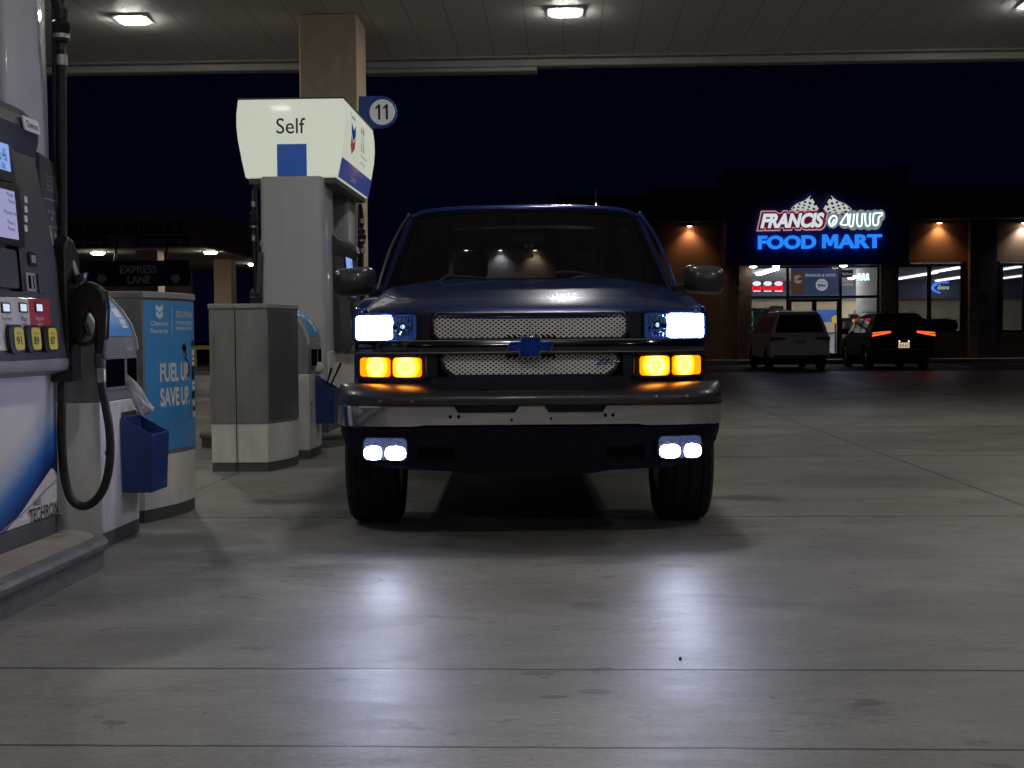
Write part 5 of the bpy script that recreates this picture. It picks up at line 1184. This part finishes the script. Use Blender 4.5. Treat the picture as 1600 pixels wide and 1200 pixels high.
# wing of buildings seen through the cab glass
YF = 62
t = thing('rear_building', (-2,YF,0), 'distant block wall with small lamps, seen through the windshield', 'building')
x0, x1 = atY(700,400,YF).x, atY(868,400,YF).x
mb = MB(); mb.box(x0,x1,YF,YF+6,0,atY(780,386,YF).z); build('wall', mb, brick_mat('far_block', (.33,.31,.28),(.28,.27,.25),(.12,.12,.12),1.6), t, True)
for px, c_, e, lb in ((729,(1,.97,.9),34,'left white lamp of three on the far wall seen through the windshield'),(782,(1,.97,.9),34,'middle white lamp of three on the far wall seen through the windshield'),(836,(1,.72,.38),30,'amber lamp of three on the far wall seen through the windshield')):
    wall_lamp(px, 391.5, YF-.05, 0, c_, e*3.5, lb, 'lamps on the far wall')

# ============================================================ PARKED CARS
def car(kind):
    van = kind == 'van'
    x0, x1 = (atY(1203,530,39.6).x, atY(1298,530,39.6).x) if van else (atY(1362,530,39.6).x, atY(1462,530,39.6).x)
    cx_ = (x0+x1)/2; hw_ = (x1-x0)/2; Lc = 5.0 if van else 4.7; H_ = 1.83 if van else 1.76
    t = thing('parked_minivan' if van else 'parked_suv', (cx_,39.6,0), 'pale minivan parked facing the shop with its lamps off' if van else 'black sport utility vehicle parked at the shop with tail lamps lit', 'minivan' if van else 'sport utility vehicle')
    body = mat('van_paint', (.62,.62,.66), .3, coat=.8) if van else mat('suv_paint', (.006,.006,.008), .5, coat=.0, spec=.08)
    Rw = .35
    belt = 1.12 if van else 1.10
    # lower body, widths by height
    def wx(z): return hw_*lerp_tab([(.2,.93),(.4,.985),(.75,1.0),(belt-.1,.985),(belt,.955),(1.3,.90),(H_-.2,.80),(H_-.05,.72),(H_,.60)], z)
    if van: lower = [(.0,.36),(-.02,.62),(.02,.95),(.10,belt),(4.0,belt-.02),(4.5,.98),(4.85,.80),(4.95,.6),(4.9,.3)]
    else: lower = [(.02,.38),(-.03,.62),(.06,.90),(.02,1.0),(.14,belt),(3.7,belt-.04),(4.3,.95),(4.6,.78),(4.68,.55),(4.6,.3)]
    for cyw in (Lc-.95, .95):
        lower += [(cyw+.40*cos(a), max(.26,Rw+.40*sin(a))) for a in lin(0,pi,10)]
    mb = MB(); mb.add([(s*wx(z),y,z) for s in (-1,1) for y,z in lower], [tuple(range(len(lower))), tuple(range(2*len(lower)-1,len(lower)-1,-1))]+[(i,(i+1)%len(lower),(i+1)%len(lower)+len(lower),i+len(lower)) for i in range(len(lower))])
    build('body', mb, body, t, bev=.06, smooth=40)
    if van: up_ = [(.10,belt-.02),(.16,1.35),(.32,H_-.08),(.55,H_),(2.6,H_),(3.2,H_-.12),(4.15,belt-.03)]
    else: up_ = [(.14,belt-.02),(.42,1.42),(.62,H_-.12),(.80,H_-.03),(2.2,H_),(2.9,H_-.12),(3.75,belt-.05)]
    mb = MB(); k = len(up_); mb.add([(s*wx(z)*.985,y,z) for s in (-1,1) for y,z in up_], [tuple(range(k)), tuple(range(2*k-1,k-1,-1))]+[(i,(i+1)%k,(i+1)%k+k,i+k) for i in range(k)]); build('cabin', mb, body, t, bev=.06, smooth=40)
    gl = mat('dark_car_glass', (.006,.006,.008), .06, spec=.6, coat=.5)
    # rear glass
    a, b = (up_[0],up_[2]) if van else (up_[0],up_[2])
    def rg(u, v): z = belt+.03+(H_-.16-belt)*v; y = lerp_tab([(zz,yy) for yy,zz in up_[:4]], z)-.012; return Vector((u*(wx(z)-.13), y, z))
    mb = MB(); mb.grid(rg, lin(-1,1,6), lin(0,1,4)); build('rear_window', mb, gl, t)
    for s in (-1,1):
        for ya_, yb_ in (((.55,1.7),(1.8,2.75),(2.85,3.75)) if van else ((.85,1.75),(1.85,2.7),(2.8,3.45))):
            zt_ = H_-.18; m = MB(); f_ = lambda y,z: Vector((s*(wx(z)*.985+.012), y, z)); ytop = yb_-(.35 if yb_ > 3 else 0)
            m.add([f_(ya_+(.25 if ya_ < .9 and not van else 0),belt+.04),f_(yb_,belt+.03),f_(ytop,zt_-(.12 if yb_ > 3 else 0)),f_(ya_+(.1 if not van else 0),zt_)],[(0,1,2,3)]); build('side_window', m, gl, t)
        # tail lamps
        if van:
            m = MB(); m.prism([(s*hw_*.985,-.045,1.03),(s*hw_*.50,-.035,1.0),(s*hw_*.46,-.035,.94),(s*hw_*.97,-.045,.90)], (0,.10,0)); tl = build('tail_lamp', m, mat('red_lens_off', (.22,.008,.02), .2, coat=.8), t)
            m = MB(); m.prism([(s*hw_*.97,-.04,.895),(s*hw_*.62,-.032,.92),(s*hw_*.70,-.035,.86),(s*hw_*.96,-.04,.85)], (0,.08,0)); build('reverse_lens', m, mat('clear_lens_off', (.7,.7,.7), .2, metal=.4), tl)
        else:
            E_t = emit('tail_lamp_glow', (1,.085,.012), 2.6)
            P1_ = [(.985,1.03),(.36,1.13),(.38,1.17),(.96,1.10)] if s > 0 else [(-.985,1.03),(-.36,1.13),(-.38,1.17),(-.96,1.10)]
            def tlp(pp, n_, e_):
                m = MB(); m.prism([(hw_*x_,-.06+.04*abs(x_),z_) for x_,z_ in pp], (0,.12,0)); return build(n_, m, e_, tl0)
            m = MB(); m.prism([(s*hw_*1.0,-.02,.98),(s*hw_*.34,-.01,1.11),(s*hw_*.36,-.01,1.19),(s*hw_*.99,-.02,1.14)], (0,.10,0)); tl0 = build('tail_lamp', m, mat('dark_red_lens', (.15,.004,.004), .2, coat=.8), t)
            tlp([(s*.99,1.015),(s*.60,1.085),(s*.42,1.125),(s*.40,1.15),(s*.62,1.115),(s*.985,1.06)], 'light_bar', E_t)
            tlp([(s*.985,1.10),(s*.70,1.125),(s*.42,1.155),(s*.42,1.175),(s*.72,1.155),(s*.97,1.13)], 'light_bar', E_t)
        # mirrors
        m = MB(); ym = 3.35; m.obox((s*(hw_+.10),ym,belt+.07), Vector((1,0,0)), Vector((0,1,0)), Vector((0,0,1)), .12,.07,.08); build('side_mirror', m, body, t, bev=.03)
        for y in (.95,Lc-.95):
            mw_ = MB(); h = .11; xw = s*(hw_-.12); mw_.lathe((xw,y,Rw),(1,0,0),[(-h,Rw*.62),(-h,Rw*.92),(-h*.8,Rw),(h*.8,Rw),(h,Rw*.92),(h,Rw*.62)],24,True); wh = build('wheel', mw_, M['rubber'], t)
            mw_ = MB(); mw_.lathe((xw,y,Rw),(s,0,0),[(0,Rw*.62),(h*.6,Rw*.6),(h*.8,Rw*.2),(h*.85,.01)],20); build('rim', mw_, M['steel'], wh)
    pz = .86 if van else .74
    m = MB(); m.box(-.165,.165,-.055,-.035,pz-.08,pz+.08); pl = build('licence_plate', m, mat('plate', (.45,.42,.38), .5) if van else mat('plate_lit', (.75,.65,.5), .5, emis=(1,.72,.45), est=.55), t)
    m = MB(); text(m, 'CKR 4127' if van else 'BVA 6L2', flat((0,-.058,pz-.005),(1,0,0),(0,0,1)), .27,.075, bold=.02); build('plate_number', m, M['black_print'], pl, smooth=0)
    if not van:
        m = MB(); m.lathe((-.14,-.05,pz+.12),(0,-1,0),[(0,.02),(.01,.02)],8); m.lathe((.14,-.05,pz+.12),(0,-1,0),[(0,.02),(.01,.02)],8); build('plate_lamp', m, emit('plate_lamp', (1,.8,.55), 3), pl)
    m = MB(); m.box(-hw_*.9,hw_*.9,-.06,.06,.33,.46 if van else .50); build('bumper_insert', m, M['black'], t, bev=.03)
    m = MB(); m.box(-hw_*.7,hw_*.7,-.052,-.03,.54,.555) if van else m.box(-hw_*.85,hw_*.85,-.058,-.02,.60,.615); build('trim_strip', m, M['steel'] if not van else M['grey_print'], t)
    if not van:
        for s in (-1,1): m = MB(); m.tube([(s*hw_*.66,.9,H_+.02),(s*hw_*.68,2.4,H_+.04)],.02,6); build('roof_rail', m, M['steel'], t)
    m = MB(); m.box(-hw_*.8,hw_*.8,.25,Lc-.3,.2,.36); build('underbody', m, M['void'], t)
    return t
car('van'); car('suv')

# ============================================================ FAR CANOPY WITH EXPRESS LANE SIGNS
M['maroon_wall'] = mat('dark_maroon_fascia', (.42,.26,.30), .8, noise=(.3,.2))
YA = 40.0; zlo = atY(250,386,YA).z; zhi = atY(250,328,YA).z; xR = atY(345,386,YA).x
t = thing('car_wash_canopy', (-14,44,0), 'far lit canopy with a curved corner and dark car wash entrance lettering', 'canopy')
def cring(z, o=0):
    cxx, cyy, rx, ry = atY(318,390,YA).x, 46.5, atY(405,400,46.5).x-atY(318,390,YA).x, 6.5
    pts = [(-30-o,56),(-30-o,YA-o)]+[(cxx+(rx+o)*sin(a), cyy-(ry+o)*cos(a)) for a in lin(0,pi/2,12)]+[(cxx+rx+o,56)]
    return [Vector((x,y,z)) for x,y in pts]
mb = MB(); mb.loft([cring(zlo), cring(zhi)]); build('fascia', mb, M['maroon_wall'], t, True)
mb = MB(); mb.loft([cring(zlo-.02,-.12), cring(zlo-.001,-.12)]); build('soffit', mb, mat('far_soffit', (.42,.40,.38), .8), t, True)
for (a,b,Y,y2) in ((334,361,46,420),(212,246,41.2,400)):
    x0, x1 = atY(a,y2,Y).x, atY(b,y2,Y).x; mb = MB(); mb.box(x0,x1,Y,Y+.7,0,zlo-.022); build('column', mb, M['stucco'], t, True)
mb = MB(); x0 = atY(150,550,54).x; mb.box(-30,atY(300,550,54).x,54,54.3,0,zlo-.022); build('wall', mb, M['maroon_wall'], t, True)
mb = MB(); c0 = atY(190,357,YA-.02); text(mb, 'CAR WASH ENTRANCE', flat(c0,(1,0,0),(0,0,1)), atY(286,357,YA).x-atY(95,357,YA).x, .36, bold=.03, th=.04); build('lettering', mb, mat('dark_letters', (.10,.03,.06), .6), t, True, smooth=0)
M['sign_dark'] = mat('dark_navy_sign', (.03,.035,.10), .5)
for (a,b,c,d,w_,lab) in ((211,296,370,384,'EXPRESS LANE','small dark EXPRESS LANE plate on the far canopy edge above the column'),(92,168,372,386,'EXPRESS LANE','small dark EXPRESS LANE plate on the far canopy edge beside the pump hose')):
    p, q_ = atY(a,c,YA-.08), atY(b,d,YA-.08); s_ = thing('lane_sign', ((p.x+q_.x)/2,YA-.08,q_.z), lab, 'sign', 'express lane signs')
    mb = MB(); mb.box(p.x,q_.x,YA-.08,YA-.01,q_.z,p.z); build('panel', mb, M['sign_dark'], s_, True)
    mb = MB(); text(mb, w_, flat(((p.x+q_.x)/2,YA-.085,(p.z+q_.z)/2),(1,0,0),(0,0,1)), (q_.x-p.x)*.78, (p.z-q_.z)*.5, bold=.02); build('lettering', mb, mat('dim_words', (.40,.38,.40), .6), s_, True, smooth=0)
p, q_ = atY(136,408,39.5), atY(297,446.5,39.5); s_ = thing('lane_sign', ((p.x+q_.x)/2,39.5,q_.z), 'large dark EXPRESS LANE sign with two down arrows above the blue poster cabinet', 'sign', 'express lane signs')
mb = MB(); mb.box(p.x,q_.x,39.5,39.6,q_.z,p.z); build('panel', mb, M['sign_dark'], s_, True, bev=.02)
dimw = mat('grey_words', (.70,.68,.68), .6); k_ = (q_.x-p.x)/161
fz_ = lambda px,py: flat(atY(px,py,39.48),(1,0,0),(0,0,1))
mb = MB(); text(mb, 'EXPRESS', fz_(216,421), 58*k_, 12.5*k_, bold=.03); text(mb, 'LANE', fz_(217,437), 36*k_, 12.5*k_, bold=.03)
build('lettering', mb, dimw, s_, True, smooth=0)
for px in (159,274): mb = MB(); poly(mb, fz_(px,435), [(x*k_,y*k_) for x,y in ((-6,6),(6,6),(6,0),(9.5,0),(0,-8),(-9.5,0),(-6,0))]); build('arrow', mb, dimw, s_, True, smooth=0)
for dx in (-.8,.8): mb = MB(); mb.tube([((p.x+q_.x)/2+dx,39.62,p.z-.1),((p.x+q_.x)/2+dx,39.95,zlo+.2)],.04,8); build('bracket', mb, M['alu'], s_, True)
for (px,py,lb) in ((153,394,'round light in the far canopy left of its column'),(329,393,'round light in the far canopy right of its column'),(397,412,'round light in the far canopy nearest the pump topper hose')):
    c0 = atG(px,py,zlo-.03); s_ = thing('far_canopy_light', (c0.x,c0.y,zlo-.03), lb, 'ceiling light', 'lights under the far canopy')
    mb = MB(); mb.lathe((c0.x,c0.y,zlo-.021),(0,0,-1),[(0,.26),(.03,.25)],20); build('ring', mb, M['bezel'], s_, True)
    mb = MB(); mb.lathe((c0.x,c0.y,zlo-.052),(0,0,-1),[(0,.22),(.05,.18),(.07,.03)],20); build('lens', mb, emit('far_lamp', (1,.92,.80), 75), s_, True)
p, q_ = atY(310,540,50), atY(326,546,50); mb = MB(); mb.box(p.x-1.5,q_.x+.5,50,50.12,q_.z,p.z); mb.box(p.x-.2,p.x-.1,50,50.1,0,q_.z); mb.box(q_.x+.3,q_.x+.4,50,50.1,0,q_.z)
tag(build('barrier_rail', mb, mat('yellow_rail', (.55,.42,.05), .6)), 'low yellow barrier rail seen between the two cabinets', 'barrier')


# small litter on the slab
for px, py, m, lb in ((1063,1031,'black','tiny black scrap on the concrete in the right lamp reflection'),(804,798,'white_print','tiny white scrap on the concrete under the truck bumper')):
    c0 = atG(px,py); mb = MB(); r = random.Random(px); k = .0042
    mb.loft([[c0+Vector((k*a*(1+.4*r.random())*cos(t), k*a*1.4*sin(t), h)) for t in lin(0,2*pi,7)[:-1]] for a,h in ((1,.0005),(1.1,.006),(.5,.010))])
    tag(build('litter_scrap', mb, M[m]), lb, 'litter', 'scraps on the concrete')
